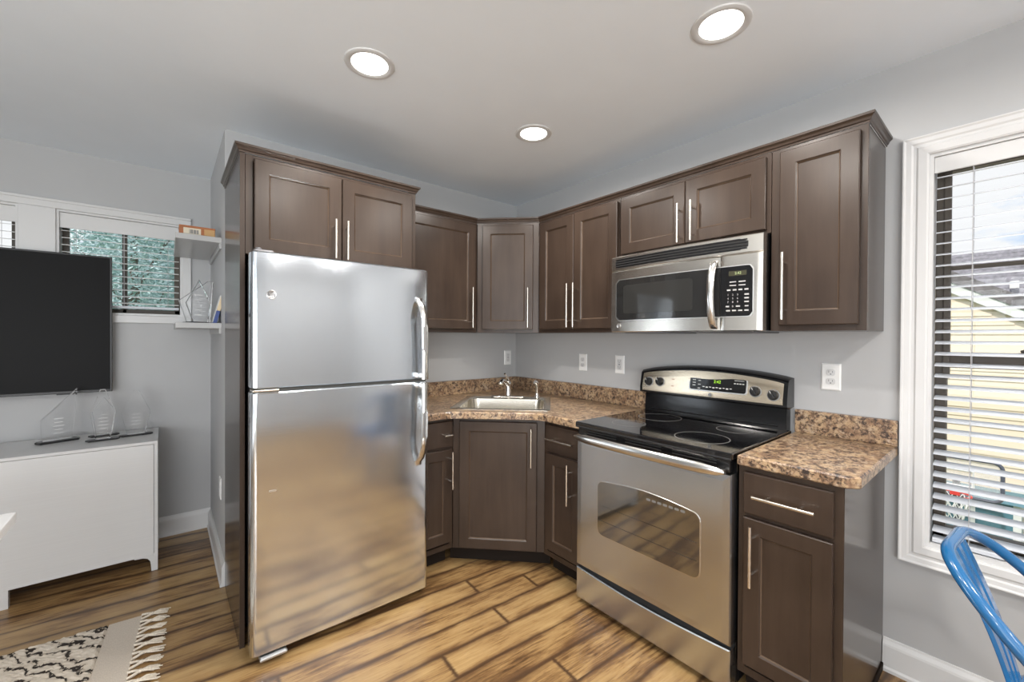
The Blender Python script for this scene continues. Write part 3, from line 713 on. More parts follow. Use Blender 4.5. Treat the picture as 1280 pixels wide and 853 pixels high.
# ================================================================== REFRIGERATOR
FX0, FX1, FY = -2.003, -1.213, -.754
fr_ = thing('refrigerator', 'tall stainless steel top-freezer refrigerator', 'refrigerator', ((FX0 + FX1) / 2, 0, 0))
hw = (FX1 - FX0) / 2
B().box(-hw + .018, hw - .012, -.665, -.03, .045, 1.668, .006).build('body', plain('fridge_side', (.10, .10, .10), .4), fr_)
for sx_ in (-1, 1):
    for yy_ in (-.6, -.1): B().lathe([(0, 0), (.018, 0), (.02, .01), (.012, .02), (.012, .05), (0, .05)], (sx_ * (hw - .07), yy_, 0), 12).build('foot', 'black_plastic', fr_)
B().box(-hw + .03, hw - .02, -.655, -.62, .018, .09, .004).build('base_grille', 'black_plastic', fr_)
def fdoor(z0, z1):
    """door: rounded front vertical edges, gently bowed front"""
    pf = []
    n = 7; r = .022
    # outline in plan (x, y) from back-left round to back-right
    pts = [(-hw, -.672)]
    for k in range(n + 1):
        a_ = PI + (PI / 2) * k / n; pts.append((-hw + r + r * math.cos(a_), FY + .006 + r + r * math.sin(a_)))
    for k in range(1, 12):
        t = k / 12; x_ = -hw + r + (2 * hw - 2 * r) * t; pts.append((x_, FY + .006 - .003 * math.sin(PI * t)))
    for k in range(n + 1):
        a_ = 1.5 * PI + (PI / 2) * k / n; pts.append((hw - r + r * math.cos(a_), FY + .006 + r + r * math.sin(a_)))
    pts.append((hw, -.672))
    def sc(d): return [((x_) * (1 - d / hw), y_ + (d if y_ < -.70 else 0)) for x_, y_ in pts]
    return B().rings([[Vector((x_, y_, z0)) for x_, y_ in sc(.006)], [Vector((x_, y_, z0 + .006)) for x_, y_ in pts], [Vector((x_, y_, z1 - .006)) for x_, y_ in pts], [Vector((x_, y_, z1)) for x_, y_ in sc(.006)]])
ZG0, ZG1 = 1.113, 1.127
fdr = fdoor(ZG1, 1.686).build('freezer_door', 'steel_fridge', fr_, 35)
ldr = fdoor(.038, ZG0).build('fridge_door', 'steel_fridge', fr_, 35)
B().box(-hw + .012, hw - .012, -.735, -.66, ZG0 - .004, ZG1 + .004).build('gasket', plain('gasket_grey', (.06, .06, .055), .6), fr_)
b = B().box(-hw + .004, -hw + .10, FY - .001, -.69, ZG0 + .003, ZG1 - .003, .002); b.build('center_hinge', 'nickel', fr_)
b = B().box(-hw + .01, -hw + .085, -.735, -.62, 1.668, 1.696, .008).lathe([(0, 0), (.013, 0), (.013, .012), (.008, .018), (0, .018)], (-hw + .03, -.715, 1.686), 14); b.build('hinge_cover', 'badge_dark', fr_)
b = B().box(-hw + .03, -hw + .13, -.765, -.66, .022, .034, .004); b.build('bottom_hinge', 'badge_silver', fr_)
def fhandle(z_att, z_end, par):
    """flat bowed bar: fixed at z_att, bows out to z_end at the door gap"""
    n = 24; hx = hw - .062; sec = []
    for k in range(n + 1):
        t = k / n; z = z_att + (z_end - z_att) * t
        out = .004 + .062 * min(1, math.sin(min(1, t * 3.2) * PI / 2)) - .012 * max(0, t - .3)
        w_ = .019 - .003 * math.sin(PI * t); th = .011 + .004 * (1 - min(1, t * 5))
        yb_ = FY - out + .012
        if t < .06: yb_ = FY + .006
        xo = .012 * math.sin(PI * t * .5)
        sec.append([Vector((hx + xo - w_, yb_, z)), Vector((hx + xo - w_ * .8, yb_ - th * .8, z)), Vector((hx + xo, yb_ - th, z)), Vector((hx + xo + w_ * .8, yb_ - th * .8, z)), Vector((hx + xo + w_, yb_, z)), Vector((hx + xo, yb_ + .004, z))])
    bb_ = B().rings(sec); s_ = 1 if z_end > z_att else -1
    bb_.box(hx - .006 + .008, hx + .024, FY - .05, FY + .006, min(z_end, z_end - s_ * .03), max(z_end, z_end - s_ * .03), .003)
    return bb_.build('handle', 'steel_handle', par, 60)
fhandle(1.542, ZG1 + .003, fdr); fhandle(.690, ZG0 - .003, ldr)
def badge(loc, nrm_rz, r, parent, dark='badge_dark'):
    """round emblem: raised ring, four scrolls and two letters"""
    M = Matrix.Translation(loc) @ Matrix.Rotation(nrm_rz, 4, 'Z') @ Matrix.Rotation(PI / 2, 4, 'X')
    o = B().lathe([(0, 0), (r, 0), (r, .0025), (r * .93, .0035), (r * .84, .0025), (0, .002)], n=28, M=M).build('badge', 'badge_silver', parent, 40)
    bb_ = B()
    for q in range(4):
        a0 = PI / 4 + q * PI / 2
        bb_.tube([M @ Vector((r * (.72 - .22 * k / 7) * math.cos(a0 + k * .19), r * (.72 - .22 * k / 7) * math.sin(a0 + k * .19), .0028)) for k in range(8)], r * .085, 6)
    bb_.add(text_bm('GE', r * .72, M @ Matrix.Translation((0, 0, .0026)), .0005))
    bb_.build('emblem', dark, o); return o
badge(Vector((-1.931 - (FX0 + FX1) / 2, FY + .0055, 1.511)), 0, .0185, fdr)
b = B().prism(rrect(-.014, .014, -.004, .004, .0035, 4), 0, -.002, lambda a_, b_, h: Vector((a_ - 1.925 - (FX0 + FX1) / 2, FY + .0065 + h, b_ + .705))); b.build('nameplate', 'bright_lip', ldr)

# ================================================================== RANGE (local x: left to right, front towards -y)
RW = .760
rg = thing('range', 'stainless steel and black electric range with smooth glass cooktop', 'stove', (0, -1.2685, 0), R90)
B().box(.004, RW - .004, -.600, -.045, .03, .895, .003).build('body', 'black_enamel', rg)
for x_ in (.05, RW - .05):
    for y_ in (-.55, -.1): B().lathe([(0, 0), (.02, 0), (.02, .006), (.01, .01), (.01, .035), (0, .035)], (x_, y_, 0), 10).build('foot', 'black_plastic', rg)
ck = B().box(-.001, RW + .001, -.665, -.035, .893, .9195, .005, 3).build('cooktop', 'black_glass', rg)
def ring(cx_, cy_, r): return B().lathe([(r - .002, 0), (r + .002, 0), (r + .002, .0006), (r - .002, .0006), (r - .002, 0)], (cx_, cy_, .9193), 48)
for (cx_, cy_, r) in ((.568, -.500, .108), (.590, -.225, .078), (.205, -.225, .108), (.195, -.490, .080)):
    bb = B(); n = 56
    bb.rings([[Vector((cx_ + rr * math.cos(2 * PI * k / n), cy_ + rr * math.sin(2 * PI * k / n), zz)) for k in range(n)] for rr, zz in ((r - .0016, .9194), (r - .0016, .9200), (r + .0016, .9200), (r + .0016, .9194))], False, False)
    bb.build('burner_ring', 'ring_grey', ck)
B().box(.01, RW - .01, -.652, -.60, .842, .893, .003).build('vent_strip', 'black_enamel', rg)
b = B()
for k in range(3):
    b.box(.06 + k * .23, .06 + k * .23 + .18, -.6545, -.65, .866, .871, .001, 1).box(.06 + k * .23, .06 + k * .23 + .18, -.6545, -.65, .878, .883, .001, 1)
b.build('vent_slot', 'dark_gap', rg)
# front edge lip of the cooktop
B().tube([(0.004, -.664, .897), (RW - .004, -.664, .897)], .004, 8).build('cooktop_trim', 'black_plastic', rg)
# oven door
dr = ringface(B(), .004, RW - .004, .197, .838, [(0, -.601), (0, -.648), (.004, -.655), (.03, -.6565)]).build('oven_door', 'steel_range', rg)
def arch_poly(x0, x1, z0, z1, rise, r, n=14):
    q = []
    for k in range(5): a_ = PI + PI / 2 * k / 4; q.append((x0 + r + r * math.cos(a_), z0 + r + r * math.sin(a_)))
    for k in range(5): a_ = 1.5 * PI + PI / 2 * k / 4; q.append((x1 - r + r * math.cos(a_), z0 + r + r * math.sin(a_)))
    for k in range(5): a_ = PI / 2 * k / 4; q.append((x1 - r + r * math.cos(a_), z1 - r + r * math.sin(a_)))
    for k in range(1, n): t = k / n; q.append((x1 - r - (x1 - x0 - 2 * r) * t, z1 + rise * math.sin(PI * t)))
    for k in range(5): a_ = PI / 2 + PI / 2 * k / 4; q.append((x0 + r + r * math.cos(a_), z1 - r + r * math.sin(a_)))
    return q
wx0, wx1, wz0, wz1 = .140, .640, .398, .655
B().prism(arch_poly(wx0 - .004, wx1 + .004, wz0 - .004, wz1 + .004, .018, .034), -.655, -.6585, XZ, .001).build('window_trim', 'steel_handle', dr)
ow = B().prism(arch_poly(wx0, wx1, wz0, wz1, .018, .030), -.6572, -.6592, XZ).build('oven_window', 'oven_glass', dr)
b = B()
for k in range(7): b.prism(rrect(.405 + k * .026, .425 + k * .026, .640, .650, .004, 3), -.6592, -.6597, XZ)
b.build('vent_marks', 'ring_grey', ow)
b = B()
for zz in (.468, .540): b.tube([(wx0 + .01, -.6593, zz), (wx1 - .01, -.6593, zz)], .0011, 5)
b.build('rack_line', 'micro_mesh', ow)
# long bowed handle
n = 26; sec = []
for k in range(n + 1):
    t = k / n; x_ = .014 + (RW - .028) * t; e = min(1, min(t, 1 - t) * 9); out = .036 + .022 * math.sin(PI * t)
    rz_ = .013 + .009 * e; ry_ = .008 + .006 * e
    if k in (0, n): rz_ *= .5; ry_ *= .5
    sec.append([Vector((x_, -.655 - out + ry_ * math.cos(2 * PI * j / 12), .850 + .004 * math.sin(PI * t) + rz_ * math.sin(2 * PI * j / 12))) for j in range(12)])
hd = B().rings(sec)
for x_ in (.035, RW - .035): hd.box(x_ - .016, x_ + .016, -.692, -.650, .839, .861, .006)
hd.build('handle', 'steel_handle', dr, 50)
# storage drawer with a curved top edge
q = [(.004, .030), (RW - .004, .030)] + [(RW - .004 - (RW - .008) * k / 16, .184 - .018 * math.sin(PI * k / 16)) for k in range(17)]
B().prism(q, -.601, -.6555, XZ, .004).build('storage_drawer', 'steel_range', rg)
B().box(.006, RW - .006, -.636, -.60, .150, .200).build('drawer_recess', 'dark_gap', rg)
# backguard
def bg(y0f, y1f, prof, name, mat, par=rg):
    """bulged slab across the range; prof list of (y, z) closed, z may be callable of t"""
    n = 24; sec = []
    for k in range(n + 1):
        t = k / n; sec.append([Vector((y0f + (y1f - y0f) * t, yy_ if not callable(yy_) else yy_(t), zz_ if not callable(zz_) else zz_(t))) for yy_, zz_ in prof])
    return B().rings(sec).build(name, mat, par, 35)
arch = lambda z, h: (lambda t: z + h * math.sin(PI * t) ** .75)
bg(.012, RW - .012, [(-.010, .9), (-.078, .9), (-.066, .92), (-.058, 1.03), (-.010, 1.06)], 'riser', 'black_enamel')
b = B().box(.05, RW - .05, -.0735, -.06, .935, .938, .001, 1); b.build('riser_rib', 'black_plastic', rg)
bgf = bg(-.001, RW + .001, [(-.006, 1.025), (-.070, 1.020), (-.098, 1.030), (-.098, arch(1.062, .004)), (-.082, arch(1.142, .036)), (-.066, arch(1.155, .036)), (-.006, arch(1.160, .036))], 'backguard', 'black_enamel')
pz = lambda z: -.098 + (z - 1.062) / .10 * .0195      # y of the sloping face at height z
cpn = bg(.016, RW - .016, [(-.095, 1.040), (-.1005, 1.040), (-.1005, 1.063), (-.0850, arch(1.137, .034)), (-.080, arch(1.137, .034))], 'control_panel', 'steel_panel')
def on_panel(x_, z, lift=0): # matrix whose xy plane lies on the sloping panel
    return Matrix.Translation((x_, pz(z) - .0035 - lift, z)) @ Matrix.Rotation(PI / 2 - .19, 4, 'X')
b = B(); b.prism(rrect(-.148, .148, -.040, .040, .014, 5), -.002, .0018, lambda a_, b_, h: on_panel(.445, 1.107) @ Vector((a_, b_, h)), .0008); b.build('display_bezel', 'bright_lip', cpn)
ds = B().prism(rrect(-.141, .141, -.034, .034, .011, 5), .0, .0026, lambda a_, b_, h: on_panel(.445, 1.107) @ Vector((a_, b_, h))).build('display', 'black_glass', cpn)
b = text_bm('2:42', .021, on_panel(.447, 1.120, .0005) @ Matrix.Translation((0, 0, .0031))); b.build('clock_digits', 'display_green', cpn)
b = B(); M = on_panel(.445, 1.107) @ Matrix.Translation((0, 0, .0028))
def dash(bb, x_, y_, w_, h_, M_): bb.prism([(x_ - w_ / 2, y_ - h_ / 2), (x_ + w_ / 2, y_ - h_ / 2), (x_ + w_ / 2, y_ + h_ / 2), (x_ - w_ / 2, y_ + h_ / 2)], 0, .0004, lambda a_, b_, h: M_ @ Vector((a_, b_, h)))
for k in range(3): dash(b, -.118, .016 - k * .014, .016, .0035, M); dash(b, -.090, .014 - k * .02, .014, .003, M)
dash(b, -.105, .027, .040, .0025, M)
for k in range(9): dash(b, -.066 + .017 * k, -.016 - .002 * (k % 2), .011, .0035 + .002 * (k % 2), M)
b.build('button_markings', 'print_white', cpn)
b = B(); dash(b, .108, .027, .045, .0025, M)
for k in range(4): dash(b, .088 + .013 * k, .012, .009, .005, M)
b.build('timer_markings', 'print_white', cpn)
for (x_, z) in ((.058, 1.092), (.128, 1.096), (.628, 1.090), (.706, 1.081)):
    M = on_panel(x_, z)
    k_ = B().lathe([(.027, 0), (.027, .003), (.024, .004), (.024, 0)], n=26, M=M).build('knob_ring', 'print_grey', cpn)
    kb = B().lathe([(0, 0), (.021, 0), (.022, .012), (.019, .020), (.0, .021)], n=22, M=M)
    R_ = M @ Matrix.Rotation(.5, 4, 'Z'); kb.box(-.0055, .0055, -.021, .021, .015, .031, .002, 2, R_); kb.build('knob', 'black_plastic', cpn, 35)
    mk = B(); dash(mk, 0, .012, .0025, .014, R_ @ Matrix.Translation((0, 0, .0311))); mk.build('knob_mark', 'print_white', cpn)
b = B()
for x_, z in ((.205, 1.115), (.205, 1.078)): dash(b, 0, 0, .016, .003, on_panel(x_, z) @ Matrix.Translation((0, 0, .0016)))
b.build('red_markings', plain('print_red', (.35, .08, .05), .5), cpn)
badge(Vector((.415, pz(1.055) - .004, 1.052)), 0, .0095, cpn)

# ================================================================== MICROWAVE
mwv = thing('microwave', 'stainless over-the-range microwave with black window', 'microwave', (0, -1.2735, 1.372), R90)
MWW = .754
B().box(.004, MWW - .004, -.350, -.003, .002, .412, .004).build('case', 'black_enamel', mwv)
b = B().box(.05, .30, -.33, -.03, -.004, .004, .002).box(.45, .70, -.33, -.03, -.004, .004, .002); b.build('bottom_filter', 'badge_dark', mwv)
def bow(x_): return -.388 - .020 * math.sin(PI * max(0, min(1, x_ / MWW)))
def bow_slab(x0, x1, z0, z1, back, off, edge=.004, n=14):
    sec = []
    for k in range(n + 1):
        x_ = x0 + (x1 - x0) * k / n; e = edge if k in (0, n) else 0
        y_ = bow(x_) - off + e
        sec.append([Vector((x_, back, z0)), Vector((x_, y_ + edge, z0)), Vector((x_, y_, z0 + edge)), Vector((x_, y_, z1 - edge)), Vector((x_, y_ + edge, z1)), Vector((x_, back, z1))])
    return B().rings(sec)
vg = bow_slab(.0, MWW, .330, .406, -.35, 0).build('vent_panel', 'steel_microwave', mwv, 35)
def bow_prism(poly_fn_top, x0, x1, z0f, z1f, off0, off1, n=20):
    sec = []
    for k in range(n + 1):
        x_ = x0 + (x1 - x0) * k / n; z0, z1 = z0f(k / n), z1f(k / n)
        sec.append([Vector((x_, bow(x_) - off0, z0)), Vector((x_, bow(x_) - off1, z0)), Vector((x_, bow(x_) - off1, z1)), Vector((x_, bow(x_) - off0, z1))])
    return B().rings(sec)
def rc(r, L_, up_):          # rounded corners for bow_prism bounds
    def f_(t):
        d = min(t, 1 - t) * L_
        e = r - math.sqrt(max(0, r * r - (r - min(d, r)) ** 2))
        return up_ - e if up_ > 0 else -up_ + e
    return f_
bow_prism(None, .030, .700, rc(.012, .67, -.344), rc(.012, .67, .392), -.002, .0012).build('grille_recess', 'dark_gap', vg)
b = B()
for k in range(4):
    zc = .349 + k * .0125
    b.add(bow_prism(None, .034, .696, lambda t: zc - .002, lambda t: zc + .003, .0008, .0028))
b.build('grille_slats', 'black_enamel', vg)
XS = .590
mdr = bow_slab(.0, XS - .001, .002, .3285, -.35, 0).build('microwave_door', 'steel_microwave', mwv, 35)
mcp = bow_slab(XS + .001, MWW, .002, .3285, -.35, 0).build('control_side', 'steel_microwave', mwv, 35)
bow_prism(None, .034, XS - .001, lambda t: (rc(.02, 1.112, -.062)(t * .5)), lambda t: rc(.02, 1.112, .282)(t * .5), -.002, .0010, 30).build('window_bezel', 'bright_lip', mdr)
mw_ = bow_prism(None, .038, XS - .001, lambda t: rc(.018, 1.104, -.066)(t * .5), lambda t: rc(.018, 1.104, .278)(t * .5), -.001, .0018, 30).build('microwave_window', 'micro_glass', mdr)
bow_prism(None, .085, .470, rc(.008, .385, -.098), rc(.008, .385, .248), 0.001, .0023, 30).build('window_screen', 'micro_mesh', mw_)
bow_prism(None, XS + .001, .722, lambda t: rc(.02, .264, -.062)(t * .5 + .5), lambda t: rc(.02, .264, .282)(t * .5 + .5), -.002, .0010, 12).build('panel_bezel', 'bright_lip', mcp)
kp = bow_prism(None, XS + .001, .718, lambda t: rc(.018, .256, -.066)(t * .5 + .5), lambda t: rc(.018, .256, .278)(t * .5 + .5), -.001, .0018, 12).build('keypad', 'black_glass', mcp)
def on_mw(x_, z):
    dx = .01; sl = (bow(x_ + dx) - bow(x_ - dx)) / (2 * dx)
    return Matrix.Translation((x_, bow(x_) - .0018, z)) @ Matrix.Rotation(math.atan(sl), 4, 'Z') @ Matrix.Rotation(PI / 2, 4, 'X')
b = B(); dash(b, 0, 0, .070, .020, on_mw(.660, .248)); b.build('display', 'display_amber', kp)
b = text_bm('2:42', .015, on_mw(.662, .248) @ Matrix.Translation((0, 0, .0006))); b.build('clock_digits', plain('display_pale', (.1, .12, .05), .4, emis=(.75, .9, .45), estr=.7), kp)
b = B()
for r_ in range(2):
    for c_ in range(2): dash(b, 0, 0, .026, .0045, on_mw(.642 + .036 * c_, .212 - .015 * r_))
for c_ in range(4): dash(b, 0, 0, .015, .0065, on_mw(.626 + .023 * c_, .178))
for r_ in range(3):
    for c_ in range(3): b.add(text_bm(str(1 + r_ * 3 + c_), .011, on_mw(.623 + .019 * c_, .157 - .0155 * r_)))
    dash(b, 0, 0, .017, .006, on_mw(.696, .157 - .0155 * r_))
dash(b, 0, 0, .014, .006, on_mw(.621, .108)); b.add(text_bm('0', .011, on_mw(.642, .108))); dash(b, 0, 0, .016, .006, on_mw(.663, .108)); dash(b, 0, 0, .014, .005, on_mw(.696, .108))
for c_ in range(4): dash(b, 0, 0, .016, .006, on_mw(.624 + .024 * c_, .090))
b.build('key_printing', plain('print_soft', (.42, .42, .41), .5), kp)
n = 22; sec = []
for k in range(n + 1):
    t = k / n; z = .012 + .300 * t; out = -.002 + .047 * math.sin(PI * t) ** .55; w_ = .016
    x_ = .564; y_ = bow(x_) - out
    sec.append([Vector((x_ - w_, y_ + .006, z)), Vector((x_ - w_ * .75, y_ - .003, z)), Vector((x_, y_ - .006, z)), Vector((x_ + w_ * .75, y_ - .003, z)), Vector((x_ + w_, y_ + .006, z)), Vector((x_, y_ + .008, z))])
B().rings(sec).build('handle', 'steel_handle', mdr, 60)
badge(Vector((.056, bow(.056) - .0005, .035)), 0, .0125, mdr, 'badge_dark')

# ================================================================== OUTLETS
def outlet(label, loc, rz, gfci=False):
    t_ = thing('outlet', label, 'outlet', loc, rz)
    ringface(B(), -.036, .036, -.059, .059, [(0, -.0005), (0, -.003), (.005, -.0065)]).build('cover_plate', 'plate_white', t_)
    if gfci:
        B().prism(rrect(-.017, .017, -.034, .034, .003, 3), -.006, -.0085, XZ, .0008).build('receptacle', 'trim_white', t_)
    else:
        for s_ in (-1, 1): B().prism(rrect(-.0165, .0165, s_ * .0195 - .014, s_ * .0195 + .014, .010, 5), -.006, -.0085, XZ, .0008).build('receptacle', 'trim_white', t_)
    b_ = B()
    for s_ in (-1, 1):
        zc_ = s_ * .0195
        b_.box(-.0078, -.0058, -.0088, -.008, zc_ - .001, zc_ + .008).box(.0058, .0078, -.0088, -.008, zc_ - .001, zc_ + .007).lathe([(0, 0), (.0027, 0), (.0027, .0006), (0, .0006)], n=10, M=Matrix.Translation((0, -.0082, zc_ - .007)) @ Matrix.Rotation(PI / 2, 4, 'X'))
    if gfci: b_.box(-.006, .006, -.0092, -.008, -.003, -.0005).box(-.006, .006, -.0092, -.008, .001, .0035)
    b_.build('slots', 'badge_dark', t_); return t_
outlet('white wall outlet above the end countertop, right of the range', (0, -2.168, 1.176), R90)
outlet('white wall outlet nearest the range on its left', (0, -1.052, 1.172), R90, True)
outlet('white wall outlet between the sprayer and the range', (0, -.742, 1.172), R90)
outlet('white wall outlet on the back wall just left of the corner', (-.088, 0, 1.178), 0, True)
outlet('white low wall outlet on the narrow side wall behind the end panel', (XE, .215, .47), R90)

# ================================================================== TELEVISION, CONSOLE, AWARDS
tv = thing('television', 'large black flat television on the far wall', 'television', (-3.246, .85, 1.410))
TWH, THH = .725, .4115
ringface(B(), -TWH, TWH, -THH, THH, [(.03, .045), (.004, .03), (0, .012), (0, .002), (.002, 0), (.009, 0), (.009, .002)]).build('bezel', 'black_plastic', tv)
B().box(-TWH + .009, TWH - .009, .001, .006, -THH + .014, THH - .009).build('screen', 'screen_black', tv)
B().box(-.2, .2, .045, .083, -.2, .2, .003).build('wall_mount', 'black_plastic', tv)
B().box(.49, .56, -.002, .01, -THH - .006, -THH + .001, .002).build('sensor', 'black_plastic', tv)
CX0, CX1, CY0, CY1, CZ1 = -4.04, -2.302, .437, .90, .740
cs = thing('media_console', 'low white media console against the far wall', 'console', ((CX0 + CX1) / 2, (CY0 + CY1) / 2, 0))
ox, oy = (CX0 + CX1) / 2, (CY0 + CY1) / 2
B().box(CX0 - ox + .001, CX1 - ox - .016, CY0 - oy + .02, CY1 - oy, .10, CZ1 - .016, .001, 1).build('carcass', 'white_gloss', cs)
B().box(CX1 - ox - .016, CX1 - ox, CY0 - oy, CY1 - oy, .075, CZ1 - .001, .001, 1).build('side_panel', 'white_gloss', cs)
B().box(CX0 - ox, CX1 - ox, CY0 - oy - .002, CY1 - oy, CZ1 - .016, CZ1, .0015, 1).build('top', 'white_gloss', cs)
for k in range(3):
    xa = CX0 + (CX1 - .016 - CX0) * k / 3; xb = CX0 + (CX1 - .016 - CX0) * (k + 1) / 3
    B().box(xa - ox + .0015, xb - ox - .0015, CY0 - oy, CY0 - oy + .018, .090, CZ1 - .018, .001, 1).build('door', 'white_gloss', cs)
for x_ in (CX1 - .0005, -2.862, CX0 + .036):
    for y_ in (CY0 + .001, CY1 - .05):
        xr = x_ - ox; w_ = .030
        q = [(xr, .0), (xr, .1), (xr - .10, .1), (xr - .10, .085), (xr - .065, .083), (xr - .044, .075), (xr - .033, .058), (xr - .030, .035), (xr - .028, 0)]
        B().prism(q, y_ - oy, y_ - oy + .03, XZ).build('leg', 'white_gloss', cs)

def award(label, c, zb_, ang, poly, th, base, group=None, lean=0.0, lines=5, lx=0.0, lz=(.04, .12), lw=.05):
    """clear slab on a dark beveled plate; poly in (x, z)"""
    t_ = thing('acrylic_award', label, 'award', (c[0], c[1], zb_), ang, group)
    bw, bd, bh = base
    B().prism([(-bw, -bd), (bw, -bd), (bw + .012, -bd * .2), (bw, bd), (-bw, bd), (-bw - .012, bd * .2)], 0, bh, XY, .002).build('base', 'award_base', t_)
    M = Matrix.Rotation(lean, 4, 'X')
    B().prism(poly, -th / 2, th / 2, lambda a_, b_, h: M @ Vector((a_, h, b_ + bh - .0005)), .004).build('plate', 'acrylic', t_)
    b_ = B(); z = lz[1]
    for k in range(lines):
        w_ = lw * (.6 + .4 * random.random())
        b_.prism([(lx - w_ / 2, z - .0018), (lx + w_ / 2, z - .0018), (lx + w_ / 2, z + .0018), (lx - w_ / 2, z + .0018)], -th / 2 - .0006, -th / 2 - .0002, lambda a_, b2, h: M @ Vector((a_, h, b2 + bh)))
        z -= (lz[1] - lz[0]) / max(1, lines - 1)
    b_.build('engraving', 'frosted', t_); return t_
pent = lambda w, bw, z1, z2: [(-bw, 0), (bw, 0), (w, z1), (0, z2), (-w, z1)]
pent7 = lambda w, bw, z1, z2: [(-bw, 0), (bw, 0), (w, z1), (w * .42, z2 * .86), (.012, z2), (-.012, z2), (-w * .42, z2 * .86), (-w, z1)]
award('clear slanted acrylic award on black base, leftmost on the white console', (-2.735, .745), CZ1, .35, [(-.062, 0), (.055, 0), (.078, .285), (-.066, .118)], .022, (.076, .034, .012))
award('clear pointed acrylic award on black base, in front in the middle of the console', (-2.545, .640), CZ1, .12, pent7(.054, .030, .155, .285), .022, (.060, .026, .009))
award('clear acrylic award directly behind the middle one, its black base peeking out', (-2.552, .785), CZ1, .12, pent(.050, .034, .14, .225), .018, (.056, .026, .009))
award('clear five-sided acrylic award on black base, at the right end of the console', (-2.405, .690), CZ1, .10, pent7(.066, .040, .13, .265), .022, (.066, .026, .009))

# floating shelves on the side wall
def shelf(label, z1, y0, y1, depth, th):
    t_ = thing('floating_shelf', label, 'shelf', (XE - depth / 2, (y0 + y1) / 2, z1 - th))
    B().box(-depth / 2, depth / 2 - .0005, -(y1 - y0) / 2, (y1 - y0) / 2, 0, th, .002, 2).build('board', 'shelf_grey', t_)
    B().box(depth / 2 - .012, depth / 2 - .0005, -(y1 - y0) / 2 + .01, (y1 - y0) / 2 - .01, -.03, .001, .002).build('bracket', 'shelf_grey', t_); return t_
shelf('upper light grey floating shelf holding the wooden box', 1.893, .16, .86, .204, .030)
shelf('lower light grey floating shelf holding the clear awards', 1.414, .16, .86, .204, .030)
bx_ = thing('wooden_box', 'small reddish wooden box with a pale label on the upper shelf', 'box', (-2.130, .27, 1.893))
B().box(-.080, .080, -.06, .06, 0, .052, .003).build('body', 'box_wood', bx_)
B().box(-.081, .081, -.061, .061, .046, .055, .003).build('lid', 'box_wood', bx_)
B().box(-.062, .015, -.0612, -.0595, .004, .042).build('label', 'box_label', bx_)
B().box(.030, .078, -.0606, -.0595, .006, .044).build('side_label', 'box_band', bx_)
b = B()
for k in range(9): b.box(-.036 + k * .0045, -.036 + k * .0045 + .002 + .001 * (k % 3), -.0618, -.0611, .012, .034)
b.build('label_markings', 'badge_dark', bx_)
award('clear diamond acrylic award standing in front on the lower shelf', (-2.128, .235), 1.414, .1, [(-.024, 0), (.048, 0), (.062, .105), (.006, .238), (-.055, .105)], .018, (.040, .022, .006), lz=(.04, .15))
award('taller clear acrylic award behind the diamond one on the lower shelf', (-2.100, .40), 1.414, .1, [(-.075, 0), (.040, 0), (.055, .245), (.030, .25), (-.110, .125)], .018, (.080, .030, .008), lz=(.04, .14))
pq = thing('plaque', 'narrow cream and blue plaque leaning against the wall on the lower shelf', 'plaque', (-2.062, .26, 1.414))
M = Matrix.Rotation(math.radians(14), 4, 'Y')
bb = B().box(0, .018, -.06, .06, .0, .075, .002, 2, M); bb.build('lower_edge', 'plaque_blue', pq)
bb = B().box(0, .018, -.06, .06, .0755, .198, .002, 2, M); bb.build('upper_edge', 'plaque_cream', pq)
bb = B().box(-.0012, .0, -.055, .055, .006, .192, 0, 1, M); bb.build('face', 'plaque_face', pq)

# ================================================================== RUG AND WHITE TABLE
RA = math.radians(-3.9)
rug = thing('rug', 'cream and charcoal patterned rug with a tasseled edge', 'rug', (-2.352, -.05, 0), RA)
# pile field: local x from -1.9 to -.115, y 0 .. -1.25
bb = B(); nx, ny = 170, 130; vs = {}
for i in range(nx + 1):
    for j in range(ny + 1):
        x_ = -1.9 + 1.785 * i / nx; y_ = -1.25 * j / ny
        e = min(i, nx - i, j, ny - j); z = .002 if e == 0 else .013 + random.uniform(-.003, .003)
        vs[i, j] = bb.bm.verts.new((x_ + random.uniform(-.003, .003), y_ + random.uniform(-.003, .003), z))
for i in range(nx):
    for j in range(ny): bb.bm.faces.new((vs[i, j], vs[i, j + 1], vs[i + 1, j + 1], vs[i + 1, j]))
bb.build('pile', 'rug_pile', rug)
B().box(-.117, .0, -1.252, .002, .0005, .008, .003).build('woven_band', 'rug_band', rug)
for k in range(21):
    y_ = -.012 - .0605 * k; bb = B(); j = random.uniform(-.006, .006)
    # two cords run into a knot, then fray out
    bb.tube([(-.002, y_ + .020, .006), (.020, y_ + .012 + j * .3, .009), (.034, y_ + j * .5, .010)], [.006, .0055, .007], 7)
    bb.tube([(-.002, y_ - .020, .006), (.020, y_ - .012 + j * .3, .009), (.034, y_ + j * .5, .010)], [.006, .0055, .007], 7)
    bb.lathe([(0, -.007), (.008, -.005), (.0095, 0), (.008, .005), (0, .007)], (.036, y_ + j * .5, .010), 8)
    for q in range(11):
        a_ = -.42 + .84 * q / 10 + random.uniform(-.05, .05); l_ = .058 + random.uniform(-.012, .014)
        bb.tube([(.036, y_ + j * .5, .010), (.036 + l_ * .5 * math.cos(a_), y_ + j * .5 + l_ * .55 * math.sin(a_), .010 + random.uniform(-.003, .003)), (.036 + l_ * math.cos(a_), y_ + j + l_ * math.sin(a_) * .8, .004)], [.0045, .0040, .0018], 5)
    bb.build('tassel', 'rug_fringe', rug, 60)
tb = thing('white_table', 'white table whose corner pokes in at the left edge', 'table', (-3.15, -.95, 0))
B().box(-.55, .50, -.75, .38, .718, .750, .003).build('tabletop', 'white_table', tb)
